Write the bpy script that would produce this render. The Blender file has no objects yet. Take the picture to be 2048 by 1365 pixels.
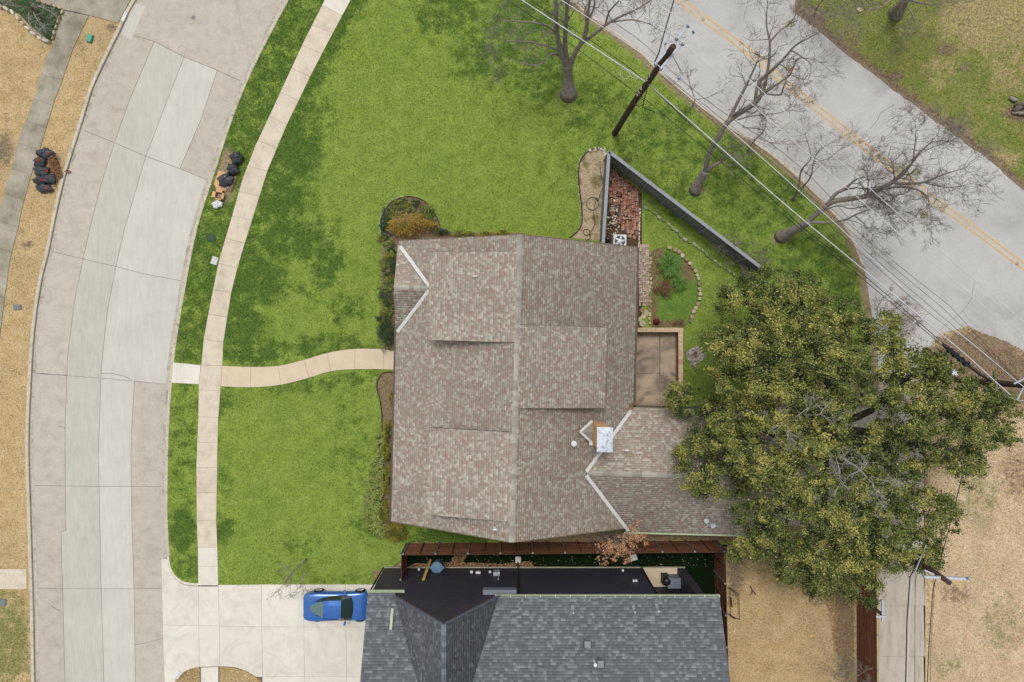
import bpy, math, random
import numpy as np
from mathutils import Vector, Matrix
from mathutils.geometry import delaunay_2d_cdt
random.seed(7); rng = np.random.default_rng(7)
sc = bpy.context.scene
H = 44.4                      # camera height above the lawn, metres
S = 33.3 / 1024               # metres per photograph pixel at ground level
# ---------------------------------------------------------------- camera, sky, sun, exposure
cd = bpy.data.cameras.new('camera'); cam = bpy.data.objects.new('camera', cd); sc.collection.objects.link(cam)
cam.location = (0, 0, H); cam.rotation_euler = (0, 0, 0)
cd.sensor_width = 36; cd.lens = 24; cd.clip_start = .5; cd.clip_end = 2000
sc.camera = cam
SUN = Vector((-.10, .36, 1.0)).normalized()
w = bpy.data.worlds.new('World'); sc.world = w; w.use_nodes = True
nt = w.node_tree; nt.nodes.clear()
sky = nt.nodes.new('ShaderNodeTexSky'); sky.sky_type = 'NISHITA'; sky.sun_disc = False
sky.sun_elevation = math.asin(SUN.z); sky.sun_rotation = math.atan2(SUN.x, SUN.y) % (2 * math.pi)
sky.air_density = 1.0; sky.dust_density = 3.0
hs = nt.nodes.new('ShaderNodeHueSaturation'); hs.inputs['Saturation'].default_value = .12
bg = nt.nodes.new('ShaderNodeBackground'); bg.inputs['Strength'].default_value = .148
wo = nt.nodes.new('ShaderNodeOutputWorld')
nt.links.new(sky.outputs[0], hs.inputs['Color']); nt.links.new(hs.outputs[0], bg.inputs[0]); nt.links.new(bg.outputs[0], wo.inputs[0])
sl = bpy.data.lights.new('sun', 'SUN'); sl.energy = 1.5; sl.angle = math.radians(15); sl.color = (1, .96, .90)
so = bpy.data.objects.new('sun', sl); sc.collection.objects.link(so)
so.rotation_euler = SUN.to_track_quat('Z', 'Y').to_euler(); so.location = (0, 0, 60)
sc.view_settings.view_transform = 'Standard'; sc.view_settings.look = 'None'
sc.view_settings.gamma = 1; sc.view_settings.use_curve_mapping = False
sc.view_settings.exposure = 0.35
G = 1.55                      # picture brightness of a level surface divided by its albedo

# ---------------------------------------------------------------- helpers
def P(px, py, z=0.0):
    k = S * (H - z) / H
    return Vector(((px - 1024) * k, (682.5 - py) * k, z))
def Q(gx, gy, z=0.0):         # plan coordinates in ground pixels from the camera's foot, y down
    return Vector((gx * S, -gy * S, z))
def C(r, g, b, k=None):
    k = k or G
    f = lambda c: ((c / 255 + .055) / 1.055) ** 2.4 if c > 10 else c / 255 / 12.92
    return tuple(min(.85, f(c) / k) for c in (r, g, b)) + (1,)

class MB:
    def __init__(s): s.v = []; s.f = []; s.r = []; s.m = []
    def add(s, vs, fs, rnd=0., mi=0):
        o = len(s.v); s.v += [tuple(v) for v in vs]
        for f in fs: s.f.append(tuple(i + o for i in f)); s.r.append(rnd); s.m.append(mi)
        return s
    def box(s, c, d, rz=0., rnd=0., mi=0, M=None, taper=1.):
        vs = []
        for z in (-1, 1):
            t = taper if z > 0 else 1
            for x, y in ((-1, -1), (1, -1), (1, 1), (-1, 1)):
                vs.append(Vector((x * d[0] / 2 * t, y * d[1] / 2 * t, z * d[2] / 2)))
        R = M if M is not None else Matrix.Rotation(rz, 3, 'Z')
        vs = [R @ v + Vector(c) for v in vs]
        return s.add(vs, [(3, 2, 1, 0), (4, 5, 6, 7), (0, 1, 5, 4), (1, 2, 6, 5), (2, 3, 7, 6), (3, 0, 4, 7)], rnd, mi)
    def bar(s, a, b, wd, hg, rnd=0., mi=0):    # rectangular bar from a to b
        a = Vector(a); b = Vector(b); d = b - a; L = d.length
        if L < 1e-6: return s
        X = d / L; up = Vector((0, 0, 1)) if abs(X.z) < .98 else Vector((0, 1, 0))
        Y = up.cross(X).normalized(); Z = X.cross(Y)
        M = Matrix((X, Y, Z)).transposed()
        return s.box((a + b) / 2, (L, wd, hg), rnd=rnd, mi=mi, M=M)
    def prism(s, poly, z0, z1, rnd=0., mi=0, inset=0.0):
        pts = [Vector((p[0], p[1], 0)) for p in poly]
        A = sum(pts[i].x * pts[(i + 1) % len(pts)].y - pts[(i + 1) % len(pts)].x * pts[i].y for i in range(len(pts)))
        if A < 0: pts.reverse()
        n = len(pts)
        if inset:
            q = []
            for i in range(n):
                a, b, c = pts[i - 1], pts[i], pts[(i + 1) % n]
                e1 = (b - a).normalized() if (b - a).length > 1e-6 else Vector((1, 0, 0)); e2 = (c - b).normalized() if (c - b).length > 1e-6 else e1
                n1 = Vector((-e1.y, e1.x, 0)); n2 = Vector((-e2.y, e2.x, 0)); m = n1 + n2
                if m.length < .3: m = n1
                m.normalize(); k = inset / max(.35, m.dot(n1)); q.append(b + m * k)
            pts = q
        vs = [(p.x, p.y, z0) for p in pts] + [(p.x, p.y, z1) for p in pts]
        fs = [tuple(range(n, 2 * n))] + [(i, (i + 1) % n, n + (i + 1) % n, n + i) for i in range(n)]
        return s.add(vs, fs, rnd, mi)
    def tube(s, pts, rad, n=6, rnd=0., mi=0, cap=True, squash=1.):
        pts = [Vector(p) for p in pts]; k = len(pts)
        if not hasattr(rad, '__len__'): rad = [rad] * k
        if len(rad) == 2 and k > 2: rad = [rad[0] + (rad[1] - rad[0]) * i / (k - 1) for i in range(k)]
        vs = []; N = None
        for i, p in enumerate(pts):
            t = (pts[min(i + 1, k - 1)] - pts[max(i - 1, 0)])
            t = t.normalized() if t.length > 1e-9 else Vector((0, 0, 1))
            if N is None:
                N = t.orthogonal().normalized()
            else:
                N = (N - t * N.dot(t)); N = N.normalized() if N.length > 1e-6 else t.orthogonal().normalized()
            B = t.cross(N)
            for j in range(n):
                a = 2 * math.pi * j / n
                vs.append(p + (N * math.cos(a) + B * math.sin(a) * squash) * rad[i])
        fs = [(i * n + j, i * n + (j + 1) % n, (i + 1) * n + (j + 1) % n, (i + 1) * n + j) for i in range(k - 1) for j in range(n)]
        if cap: fs += [tuple(range(n - 1, -1, -1)), tuple(range((k - 1) * n, k * n))]
        return s.add(vs, fs, rnd, mi)
    def lathe(s, c, prof, n=16, rnd=0., mi=0, axis='Z'):
        vs = []
        for r, z in prof:
            for j in range(n):
                a = 2 * math.pi * j / n
                if axis == 'Z': vs.append((c[0] + r * math.cos(a), c[1] + r * math.sin(a), c[2] + z))
                else: vs.append((c[0] + r * math.cos(a), c[1] + z, c[2] + r * math.sin(a)))
        k = len(prof)
        fs = [(i * n + j, i * n + (j + 1) % n, (i + 1) * n + (j + 1) % n, (i + 1) * n + j) for i in range(k - 1) for j in range(n)]
        fs += [tuple(range((k - 1) * n, k * n))]
        return s.add(vs, fs, rnd, mi)
    def build(s, name, mats, parent=None, org=None, smooth=False):
        if org is None:
            if parent is not None: org = W(parent)
            else:
                A = np.array(s.v); org = Vector(((A[:, 0].min() + A[:, 0].max()) / 2, (A[:, 1].min() + A[:, 1].max()) / 2, A[:, 2].min()))
        me = bpy.data.meshes.new(name)
        me.from_pydata([(v[0] - org[0], v[1] - org[1], v[2] - org[2]) for v in s.v], [], s.f)
        for m in (mats if isinstance(mats, (list, tuple)) else [mats]): me.materials.append(m)
        if any(s.m): me.polygons.foreach_set('material_index', s.m)
        at = me.attributes.new('rnd', 'FLOAT', 'FACE'); at.data.foreach_set('value', s.r)
        if smooth: me.polygons.foreach_set('use_smooth', [True] * len(s.f))
        me.update()
        return link(name, me, parent, org)
WL = {}
def W(o): return WL[o.name]
def link(name, me, parent, org):
    o = bpy.data.objects.new(name, me); sc.collection.objects.link(o)
    WL[o.name] = Vector(org)
    if parent is not None:
        o.parent = parent; o.location = Vector(org) - W(parent)
    else: o.location = org
    return o
def piece(name, me, parent, loc, rz=0., rot=None):       # another object on a shared mesh
    o = link(name, me, parent, loc)
    if rot is not None: o.rotation_euler = rot
    else: o.rotation_euler = (0, 0, rz)
    return o
def tag(o, label=None, cat=None, group=None, kind=None):
    if label: o['label'] = label
    if cat: o['category'] = cat
    if group: o['group'] = group
    if kind: o['kind'] = kind
    return o
def thing(name, loc, label, cat, group=None):
    o = bpy.data.objects.new(name, None); sc.collection.objects.link(o); o.location = loc; WL[o.name] = Vector(loc)
    o.empty_display_size = .3
    return tag(o, label, cat, group)
def struct(name, loc=(0, 0, 0)):
    o = bpy.data.objects.new(name, None); sc.collection.objects.link(o); o.location = loc; WL[o.name] = Vector(loc)
    o['kind'] = 'structure'; return o
def np_mesh(name, V, F, rnd, mat, parent=None, org=(0, 0, 0), extra=None, smooth=False, mats=None):
    """V (n,3), F (m,k) arrays"""
    me = bpy.data.meshes.new(name); k = F.shape[1]
    org = Vector(org); V = V - np.array(org)
    me.vertices.add(len(V)); me.vertices.foreach_set('co', V.astype(np.float32).ravel())
    me.loops.add(F.size); me.loops.foreach_set('vertex_index', F.astype(np.int32).ravel())
    me.polygons.add(len(F)); me.polygons.foreach_set('loop_start', np.arange(0, F.size, k, dtype=np.int32))
    if smooth: me.polygons.foreach_set('use_smooth', np.ones(len(F), bool))
    at = me.attributes.new('rnd', 'FLOAT', 'FACE'); at.data.foreach_set('value', np.asarray(rnd, np.float32))
    me.materials.append(mat); me.update(calc_edges=True); me.validate()
    return link(name, me, parent, org)

# ---------------------------------------------------------------- materials
def mk(name, cols, scale=3., detail=6, rough=.85, bump=0., bscale=40., attr=False, big=(0., 1.), fine=(0., 30.), objr=0.,
       metal=0., spec=.3, stretch=None, const=False, distort=0., hue=0., coat=0., spots=None):
    m = bpy.data.materials.new(name); m.use_nodes = True; t = m.node_tree; N = t.nodes; L = t.links
    b = N['Principled BSDF']; b.inputs['Roughness'].default_value = rough; b.inputs['Metallic'].default_value = metal
    b.inputs['Specular IOR Level'].default_value = spec
    if coat: b.inputs['Coat Weight'].default_value = coat; b.inputs['Coat Roughness'].default_value = .08
    geo = N.new('ShaderNodeNewGeometry'); vec = geo.outputs['Position']
    if stretch:
        mp = N.new('ShaderNodeMapping'); mp.inputs['Scale'].default_value = stretch[:3]
        if len(stretch) > 3: mp.inputs['Rotation'].default_value = (0, 0, stretch[3])
        L.new(vec, mp.inputs[0]); vec = mp.outputs[0]
    def noise(sc_, v=None, det=4, rgh=.6):
        n = N.new('ShaderNodeTexNoise'); n.inputs['Scale'].default_value = sc_; n.inputs['Detail'].default_value = det
        n.inputs['Roughness'].default_value = rgh; n.inputs['Distortion'].default_value = distort
        L.new(v if v is not None else vec, n.inputs['Vector']); return n.outputs['Fac']
    if len(cols) == 1 or isinstance(cols[0], float):
        src = None; rgb = N.new('ShaderNodeRGB'); rgb.outputs[0].default_value = cols[0]; col = rgb.outputs[0]
    else:
        rp = N.new('ShaderNodeValToRGB'); cr = rp.color_ramp
        if const: cr.interpolation = 'CONSTANT'
        ps = [(i / (len(cols) - 1 if not const else len(cols)), c) if not isinstance(c[0], tuple) and len(c) == 4 else (c[1], c[0]) for i, c in enumerate(cols)]
        if not attr: ps = [(.28 + .44 * p, c) for p, c in ps]
        cr.elements[0].position = ps[0][0]; cr.elements[0].color = ps[0][1]
        cr.elements[1].position = ps[-1][0]; cr.elements[1].color = ps[-1][1]
        for p, c in ps[1:-1]:
            e = cr.elements.new(p); e.color = c
        if attr:
            a = N.new('ShaderNodeAttribute'); a.attribute_name = 'rnd'; L.new(a.outputs['Fac'], rp.inputs[0])
        else: L.new(noise(scale, det=detail), rp.inputs[0])
        col = rp.outputs[0]
    def mul(col, fac, amt):
        mr = N.new('ShaderNodeMapRange'); mr.inputs['From Min'].default_value = .25; mr.inputs['From Max'].default_value = .75
        mr.inputs['To Min'].default_value = 1 - amt; mr.inputs['To Max'].default_value = 1 + amt; L.new(fac, mr.inputs['Value'])
        vm = N.new('ShaderNodeVectorMath'); vm.operation = 'SCALE'; L.new(col, vm.inputs[0]); L.new(mr.outputs[0], vm.inputs['Scale'])
        return vm.outputs[0]
    if spots:
        vo = N.new('ShaderNodeTexVoronoi'); vo.inputs['Scale'].default_value = spots[0]; vo.inputs['Randomness'].default_value = 1
        nd = N.new('ShaderNodeTexNoise'); nd.inputs['Scale'].default_value = 6; L.new(geo.outputs['Position'], nd.inputs['Vector'])
        va = N.new('ShaderNodeVectorMath'); va.operation = 'ADD'; L.new(geo.outputs['Position'], va.inputs[0]); L.new(nd.outputs['Color'], va.inputs[1]); L.new(va.outputs[0], vo.inputs['Vector'])
        mr = N.new('ShaderNodeMapRange'); mr.inputs['From Min'].default_value = .04; mr.inputs['From Max'].default_value = .16; mr.inputs['To Min'].default_value = 1 - spots[1]; mr.inputs['To Max'].default_value = 1
        L.new(vo.outputs['Distance'], mr.inputs['Value']); vm = N.new('ShaderNodeVectorMath'); vm.operation = 'SCALE'; L.new(col, vm.inputs[0]); L.new(mr.outputs[0], vm.inputs['Scale']); col = vm.outputs[0]
    if big[0]: col = mul(col, noise(big[1], geo.outputs['Position'], 3), big[0])
    if fine[0]: col = mul(col, noise(fine[1], det=2), fine[0])
    if objr:
        oi = N.new('ShaderNodeObjectInfo'); mr = N.new('ShaderNodeMapRange'); mr.inputs['To Min'].default_value = 1 - objr; mr.inputs['To Max'].default_value = 1 + objr
        L.new(oi.outputs['Random'], mr.inputs['Value']); vm = N.new('ShaderNodeVectorMath'); vm.operation = 'SCALE'
        L.new(col, vm.inputs[0]); L.new(mr.outputs[0], vm.inputs['Scale']); col = vm.outputs[0]
    L.new(col, b.inputs['Base Color'])
    if bump:
        bp = N.new('ShaderNodeBump'); bp.inputs['Strength'].default_value = min(1, bump); bp.inputs['Distance'].default_value = .02
        L.new(noise(bscale, det=3), bp.inputs['Height']); L.new(bp.outputs[0], b.inputs['Normal'])
    return m
def objramp(name, cols, rough=.85, fine=(.15, 25.), bump=.3):     # colour chosen per object
    m = mk(name, [cols[0]], rough=rough, fine=fine, bump=bump, bscale=50); t = m.node_tree
    rgb = [n for n in t.nodes if n.type == 'RGB'][0]; rp = t.nodes.new('ShaderNodeValToRGB'); cr = rp.color_ramp; cr.interpolation = 'CONSTANT'
    cr.elements[0].color = cols[0]; cr.elements[1].position = 1 / len(cols); cr.elements[1].color = cols[1]
    for i, c in enumerate(cols[2:]): e = cr.elements.new((i + 2) / len(cols)); e.color = c
    oi = t.nodes.new('ShaderNodeObjectInfo'); t.links.new(oi.outputs['Random'], rp.inputs[0])
    for l in list(t.links):
        if l.from_node == rgb: t.links.new(rp.outputs[0], l.to_socket)
    return m
def ground_mat(name, a, b, c, d, sc_a=1.3, sc_f=9., blade=False):
    """a,b: colours of the plain cover; c: colour where attr dark; d: colour where attr dirt"""
    m = bpy.data.materials.new(name); m.use_nodes = True; t = m.node_tree; N = t.nodes; L = t.links
    bs = N['Principled BSDF']; bs.inputs['Roughness'].default_value = .95; bs.inputs['Specular IOR Level'].default_value = .1
    geo = N.new('ShaderNodeNewGeometry')
    def noise(s_, det=5, r=.6):
        n = N.new('ShaderNodeTexNoise'); n.inputs['Scale'].default_value = s_; n.inputs['Detail'].default_value = det; n.inputs['Roughness'].default_value = r
        L.new(geo.outputs['Position'], n.inputs['Vector']); return n.outputs['Fac']
    def mr(x, lo, hi, a0=0., a1=1.):
        q = N.new('ShaderNodeMapRange'); q.inputs['From Min'].default_value = lo; q.inputs['From Max'].default_value = hi
        q.inputs['To Min'].default_value = a0; q.inputs['To Max'].default_value = a1; L.new(x, q.inputs['Value']); return q.outputs[0]
    def mix(f, x, y):
        q = N.new('ShaderNodeMix'); q.data_type = 'RGBA'; L.new(f, q.inputs[0])
        for s_, v in ((6, x), (7, y)):
            if isinstance(v, tuple): q.inputs[s_].default_value = v
            else: L.new(v, q.inputs[s_])
        return q.outputs[2]
    def math_(op, x, y):
        q = N.new('ShaderNodeMath'); q.operation = op
        for i, v in enumerate((x, y)):
            if isinstance(v, float): q.inputs[i].default_value = v
            else: L.new(v, q.inputs[i])
        return q.outputs[0]
    col = mix(mr(noise(sc_a), .35, .65), a, b)
    dst = tuple(x * .6 + y * .4 for x, y in zip(a[:3], d[:3])) + (1,); col = mix(mr(noise(1.1, 8, .75), .56, .70, 0., .75), col, dst) if name[0] in 'df' else col
    yel = tuple(min(.8, x * k) for x, k in zip(a[:3], (1.22, 1.04, .95))) + (1,); blu = tuple(x * k for x, k in zip(b[:3], (.82, .9, 1.))) + (1,)
    col = mix(mr(noise(.32, 6), .48, .75, 0., .7), col, blu); col = mix(mr(noise(5., 8, .8), .55, .72, 0., .8), col, yel)
    for an, cc, nz, am in (('dark', c, 1.3, 1.8), ('dirt', d, 3., 1.3)):
        at = N.new('ShaderNodeAttribute'); at.attribute_name = an
        f = math_('ADD', at.outputs['Fac'], math_('MULTIPLY', math_('SUBTRACT', noise(nz, 6, .7), .5), am)); f = math_('ADD', f, math_('MULTIPLY', math_('SUBTRACT', noise(7., 8, .85), .5), am * .85))
        col = mix(mr(f, .36, .74), col, mix(mr(noise(6.), .4, .6), cc, tuple(x * .72 for x in cc[:3]) + (1,)))
    v = mr(noise(sc_f, 6, .8), .3, .7, .62, 1.38)
    vm = N.new('ShaderNodeVectorMath'); vm.operation = 'SCALE'; L.new(col, vm.inputs[0]); L.new(v, vm.inputs['Scale'])
    L.new(vm.outputs[0], bs.inputs['Base Color'])
    if blade:
        at = N.new('ShaderNodeAttribute'); at.attribute_name = 'rnd'; vm2 = N.new('ShaderNodeVectorMath'); vm2.operation = 'SCALE'
        L.new(vm.outputs[0], vm2.inputs[0]); L.new(mr(at.outputs['Fac'], 0., 1., .6, 1.5), vm2.inputs['Scale']); L.new(vm2.outputs[0], bs.inputs['Base Color']); return m
    bp = N.new('ShaderNodeBump'); bp.inputs['Strength'].default_value = .8; bp.inputs['Distance'].default_value = .04
    L.new(noise(14., 4, .7), bp.inputs['Height']); L.new(bp.outputs[0], bs.inputs['Normal'])
    return m
M = {}
GC = {'lawn': (C(146, 168, 78), C(132, 154, 64), C(96, 123, 52), C(164, 148, 120)),
      'courtyard': (C(120, 146, 68), C(102, 132, 54), C(70, 92, 42), C(140, 116, 94)),
      'dry': (C(206, 183, 138), C(190, 165, 118), C(148, 148, 90), C(150, 134, 112)),
      'field': (C(220, 199, 162), C(204, 180, 142), C(168, 164, 112), C(160, 140, 116)),
      'mixed': (C(126, 142, 66), C(150, 152, 86), C(190, 176, 124), C(152, 134, 112))}
for k_, v_ in GC.items():
    sa = {'field': .7, 'mixed': .8}.get(k_, 1.3)
    M[k_] = ground_mat(k_ + ' ground', *v_, sa); M[k_ + '_blade'] = ground_mat(k_ + ' blades', *v_, sa, 30., True)
M['fern_ground'] = mk('dark green mat', [C(40, 62, 34), C(58, 84, 44)], 3, bump=.8, fine=(.3, 12.))
M['soil'] = mk('bed soil', [C(96, 78, 60), C(140, 120, 96), C(118, 112, 68)], 4, bump=.8, bscale=20, fine=(.4, 14.))
M['mulch'] = mk('leaf litter soil', [C(58, 48, 38), C(92, 72, 54), C(70, 66, 40)], 5, bump=.8, bscale=20, fine=(.45, 14.))
M['sandy'] = mk('bare trodden soil', [C(118, 112, 66), C(166, 148, 122), C(186, 168, 142), C(132, 122, 84), C(124, 100, 78)], 1.2, detail=9, bump=.6, fine=(.3, 10.))
M['st_pink'] = mk('street concrete weathered', [C(182, 173, 163), C(194, 186, 176), C(201, 194, 184)], 1.6, detail=9, fine=(.13, 18.), big=(.05, .6), bump=.25, objr=.03, spots=(1.6, .16), distort=.6)
M['st_gray'] = mk('street concrete gray', [C(189, 187, 178), C(203, 200, 191)], 1.6, detail=9, fine=(.05, 14.), big=(.06, .5), bump=.15, objr=.02, stretch=(3, .5, 1), spots=(.9, .10))
M['st_light'] = mk('street concrete light', [C(200, 197, 189), C(213, 210, 202)], 1.4, detail=9, fine=(.05, 14.), big=(.06, .5), bump=.15, objr=.02, stretch=(3, .5, 1), spots=(.9, .10))
M['joint'] = mk('joint filler', [C(122, 116, 112)], fine=(.3, 20.))
M['kerb'] = mk('kerb concrete', [C(160, 150, 128), C(208, 200, 182), C(190, 180, 160)], 2.5, detail=9, fine=(.12, 18.), bump=.2, big=(.1, .8))
M['gutter_pan'] = mk('stained gutter concrete', [C(150, 142, 130), C(182, 175, 164), C(198, 192, 182), C(176, 166, 150)], 1.8, detail=10, fine=(.14, 12.), big=(.08, .9), distort=1.)
M['kerb_new'] = mk('new kerb concrete', [C(218, 210, 194), C(232, 226, 212)], 2.5, fine=(.06, 18.), bump=.2)
M['tan'] = mk('sidewalk concrete tan', [C(196, 184, 166), C(216, 204, 185), C(224, 213, 194)], 1.3, detail=9, fine=(.07, 18.), bump=.15, objr=.05, big=(.05, .9), spots=(1.3, .12))
M['cream'] = mk('walkway concrete cream', [C(212, 194, 168), C(224, 208, 182)], 1.4, detail=9, fine=(.06, 18.), bump=.15, objr=.03, spots=(1.2, .1))
M['pale'] = mk('driveway concrete pale', [C(212, 208, 198), C(229, 224, 212), C(235, 231, 221)], .7, detail=10, fine=(.06, 18.), bump=.12, objr=.02, distort=1.4, big=(.05, .35), spots=(1.1, .14))
M['oldwalk'] = mk('old sidewalk concrete', [C(130, 124, 106), C(164, 158, 142), C(186, 180, 165)], .9, detail=9, fine=(.1, 14.), bump=.2, objr=.04, big=(.08, .7))
M['road'] = mk('road concrete asphalt', [C(172, 170, 168), C(190, 189, 186), C(200, 199, 196)], .3, detail=12, fine=(.09, 14.), big=(.07, .15), bump=.2, spots=(1.1, .14), distort=.8)
M['alley'] = mk('alley concrete', [C(168, 158, 145), C(190, 181, 168), C(198, 190, 177)], 1.1, detail=9, fine=(.1, 12.), bump=.2, objr=.03, stretch=(2.5, .5, 1), spots=(1.2, .14))
M['yellow'] = mk('worn yellow paint', [C(208, 166, 96), C(224, 182, 104), C(210, 186, 140)], 5, detail=9, fine=(.15, 14.))
M['patch'] = mk('repair patch concrete', [C(206, 204, 200), C(214, 212, 208)], 1.5, fine=(.04, 12.))
M['crack_dark'] = mk('dark roof vent metal', [C(44, 48, 54)], rough=.5)
M['crack'] = mk('crack sealant', [C(140, 136, 132)])
def shingle(name, cols): return mk(name, cols, attr=True, const=True, rough=.9, fine=(.12, 22.), big=(.09, .22), bump=.25, bscale=60)
M['sh_tan'] = shingle('weathered wood shingles', [C(163, 140, 129), C(170, 161, 149), C(165, 155, 143), C(185, 179, 167), C(162, 147, 136), C(176, 169, 157), C(161, 152, 141), C(194, 190, 178), C(170, 150, 139), C(169, 161, 149), C(181, 175, 162), C(158, 149, 138)])
M['sh_gray'] = shingle('slate gray shingles', [C(102, 106, 112), C(112, 116, 122), C(99, 103, 109), C(109, 113, 119), C(138, 143, 150), C(105, 109, 115), C(119, 123, 129), C(101, 105, 111), C(110, 114, 120), C(128, 133, 140)])
M['cap'] = objramp('ridge cap shingle', [C(172, 168, 159), C(162, 158, 150), C(182, 178, 168), C(152, 148, 141)], bump=.2)
M['cap_gray'] = objramp('gray ridge cap shingle', [C(110, 118, 130), C(96, 102, 114), C(128, 136, 148)], bump=.2)
M['underlay'] = mk('roof underlay', [C(110, 100, 92)])
M['flash'] = mk('valley flashing', [C(212, 210, 206), C(228, 227, 224)], 5, rough=.5, spec=.4, fine=(.06, 14.))
M['brickwall'] = mk('tan brick wall', [C(150, 120, 96), C(172, 146, 120)], 9, bump=.4)
M['siding'] = mk('painted cheek siding', [C(120, 104, 92), C(134, 118, 104)], 6, stretch=(1, 1, 12))
M['blackbrick'] = mk('black painted brick wall', [C(26, 26, 32, .9), C(56, 50, 50, .9), C(34, 40, 58, .9), C(66, 54, 50, .9), C(30, 32, 40, .9)], 1.6, detail=8, rough=.6, stretch=(1, 1, 14), fine=(.4, 6.), bump=.4)
M['gutter_dark'] = mk('dark gutter', [C(84, 74, 68)], rough=.5)
M['gutter_pale'] = mk('pale green gutter', [C(172, 184, 152), C(190, 200, 170)], 3, rough=.5)
M['glass'] = mk('window glass', [C(40, 48, 54)], rough=.08, spec=.6)
M['white'] = mk('white plastic', [C(226, 228, 230)], rough=.5)
M['metal'] = mk('galvanised metal', [C(178, 186, 196), C(214, 220, 228)], 6, rough=.4, metal=.3)
M['capmetal'] = mk('tarnished chimney cap', [C(226, 234, 244), C(216, 224, 234), C(120, 132, 146)], 3.2, detail=5, rough=.45, distort=1.5)
M['chase'] = mk('orange chimney siding', [C(226, 176, 118), C(236, 190, 134)], 5)
M['bark'] = mk('gray brown bark', [C(116, 108, 100), C(160, 152, 144), C(134, 122, 112)], 5, bump=.9, bscale=18, fine=(.3, 20.), stretch=(1, 1, .4))
M['bark_dark'] = mk('dark oak bark', [C(60, 52, 46), C(88, 80, 72)], 5, bump=.9, bscale=18)
M['twig'] = mk('gray twig', [C(122, 115, 109), C(150, 143, 137)], 5)
M['twig_red'] = mk('reddish twig', [C(112, 84, 76), C(140, 112, 100)], 5)
M['deadtwig'] = mk('bleached dead twig', [C(176, 172, 166)])
M['polewood'] = mk('creosoted pole wood', [C(64, 50, 44), C(90, 72, 62)], 6, stretch=(6, 6, .5), bump=.5)
M['fencewood'] = mk('red brown stained board', [C(86, 54, 40, 1.1), C(118, 78, 58, 1.1), C(100, 64, 48, 1.1)], 5, fine=(.2, 16.), objr=.22)
M['fencewood_dk'] = mk('stained fence rail', [C(84, 58, 44)], objr=.1)
M['steel'] = mk('galvanised post', [C(150, 148, 146)], rough=.5, metal=.4)
M['picket'] = mk('gray picket', [C(118, 122, 128), C(134, 138, 144)], 6, objr=.12)
M['picket_dark'] = mk('charcoal picket', [C(86, 88, 93, .85), C(104, 106, 111, .85)], 6, objr=.15)
M['fencecap'] = mk('gray fence cap', [C(150, 154, 160), C(166, 168, 172)], 3)
M['brick'] = objramp('red paver brick', [C(172, 116, 98), C(186, 134, 112), C(146, 104, 90), C(168, 140, 122), C(194, 150, 128), C(136, 108, 96)])
M['brick_pale'] = objramp('faded paver brick', [C(196, 170, 156), C(184, 156, 144), C(206, 186, 172), C(170, 146, 132), C(200, 178, 166)])
M['firebrick'] = objramp('gray paver brick', [C(182, 172, 162), C(168, 158, 150), C(196, 188, 180), C(156, 150, 140)])
M['stone'] = objramp('limestone edging', [C(190, 174, 140), C(176, 156, 122), C(204, 192, 162), C(150, 134, 104), C(186, 178, 150)])
M['stone_green'] = objramp('mossy edging stone', [C(140, 158, 104), C(158, 168, 126), C(124, 142, 88), C(170, 172, 140)])
M['stone_white'] = objramp('white edging stone', [C(222, 218, 204), C(206, 196, 176), C(232, 228, 216)])
M['patio'] = mk('stained patio concrete', [C(104, 94, 84), C(140, 126, 112), C(184, 164, 142), C(194, 174, 152)], .6, detail=8, distort=1.2, fine=(.06, 14.), objr=.05)
M['patiowall'] = mk('patio wall coping', [C(196, 170, 138), C(214, 192, 162)], 4, fine=(.12, 14.), objr=.1)
M['bag'] = mk('black refuse plastic', [C(34, 38, 44), C(56, 62, 70)], 3, rough=.26, spec=.7, bump=.9, bscale=7)
M['bag_matte'] = mk('charcoal refuse plastic', [C(52, 58, 64), C(72, 78, 86)], 3, rough=.5, bump=.6, bscale=7)
M['redtie'] = mk('red drawstring', [C(190, 52, 48)], rough=.5)
M['whitebag'] = mk('white plastic bag', [C(226, 228, 232), C(240, 240, 242)], 4, rough=.5, bump=.6, bscale=8)
M['card'] = mk('brown cardboard', [C(206, 164, 116), C(220, 180, 132)], 3, objr=.08)
M['hose'] = mk('black hose', [C(44, 42, 42)], rough=.5)
M['edging'] = mk('rusted steel edging', [C(86, 62, 48), C(70, 56, 46)], 8)
M['dkgreen'] = mk('dark green plastic', [C(40, 70, 50)], rough=.5)
M['boxgreen'] = mk('utility green', [C(96, 168, 140)], rough=.6)
M['concgrey'] = mk('meter box lid', [C(206, 206, 202)], rough=.7)
M['black'] = mk('black plastic', [C(34, 36, 40)], rough=.5)
M['greycover'] = mk('gray cabinet', [C(122, 128, 138)], rough=.5)
M['turf'] = mk('dark artificial turf', [C(14, 26, 14), C(26, 40, 22)], 12, bump=.5, rough=1., spec=0.)
M['bluebin'] = mk('blue gray plastic', [C(96, 128, 156), C(108, 140, 166)], 5, rough=.5)
M['lumber'] = mk('yellow lumber', [C(190, 166, 84), C(204, 180, 100)], 5)
M['cable_w'] = mk('pale aluminium wire', [C(214, 216, 222)], rough=.4)
M['cable_k'] = mk('black insulated cable', [C(40, 44, 52)], rough=.45)
M['insul'] = mk('porcelain insulator', [C(190, 206, 232)], rough=.25)
M['arm'] = mk('fibreglass crossarm', [C(184, 190, 200), C(206, 212, 222)], 5)
M['carblue'] = mk('metallic blue paint', [C(52, 112, 196), C(58, 120, 204)], 2, rough=.28, metal=.35, spec=.5, coat=.6)
M['carglass'] = mk('car glass', [C(48, 66, 64)], rough=.06, spec=.8)
M['rearglass'] = mk('tinted rear hatch glass', [C(96, 122, 120)], rough=.08, spec=.8)
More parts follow.
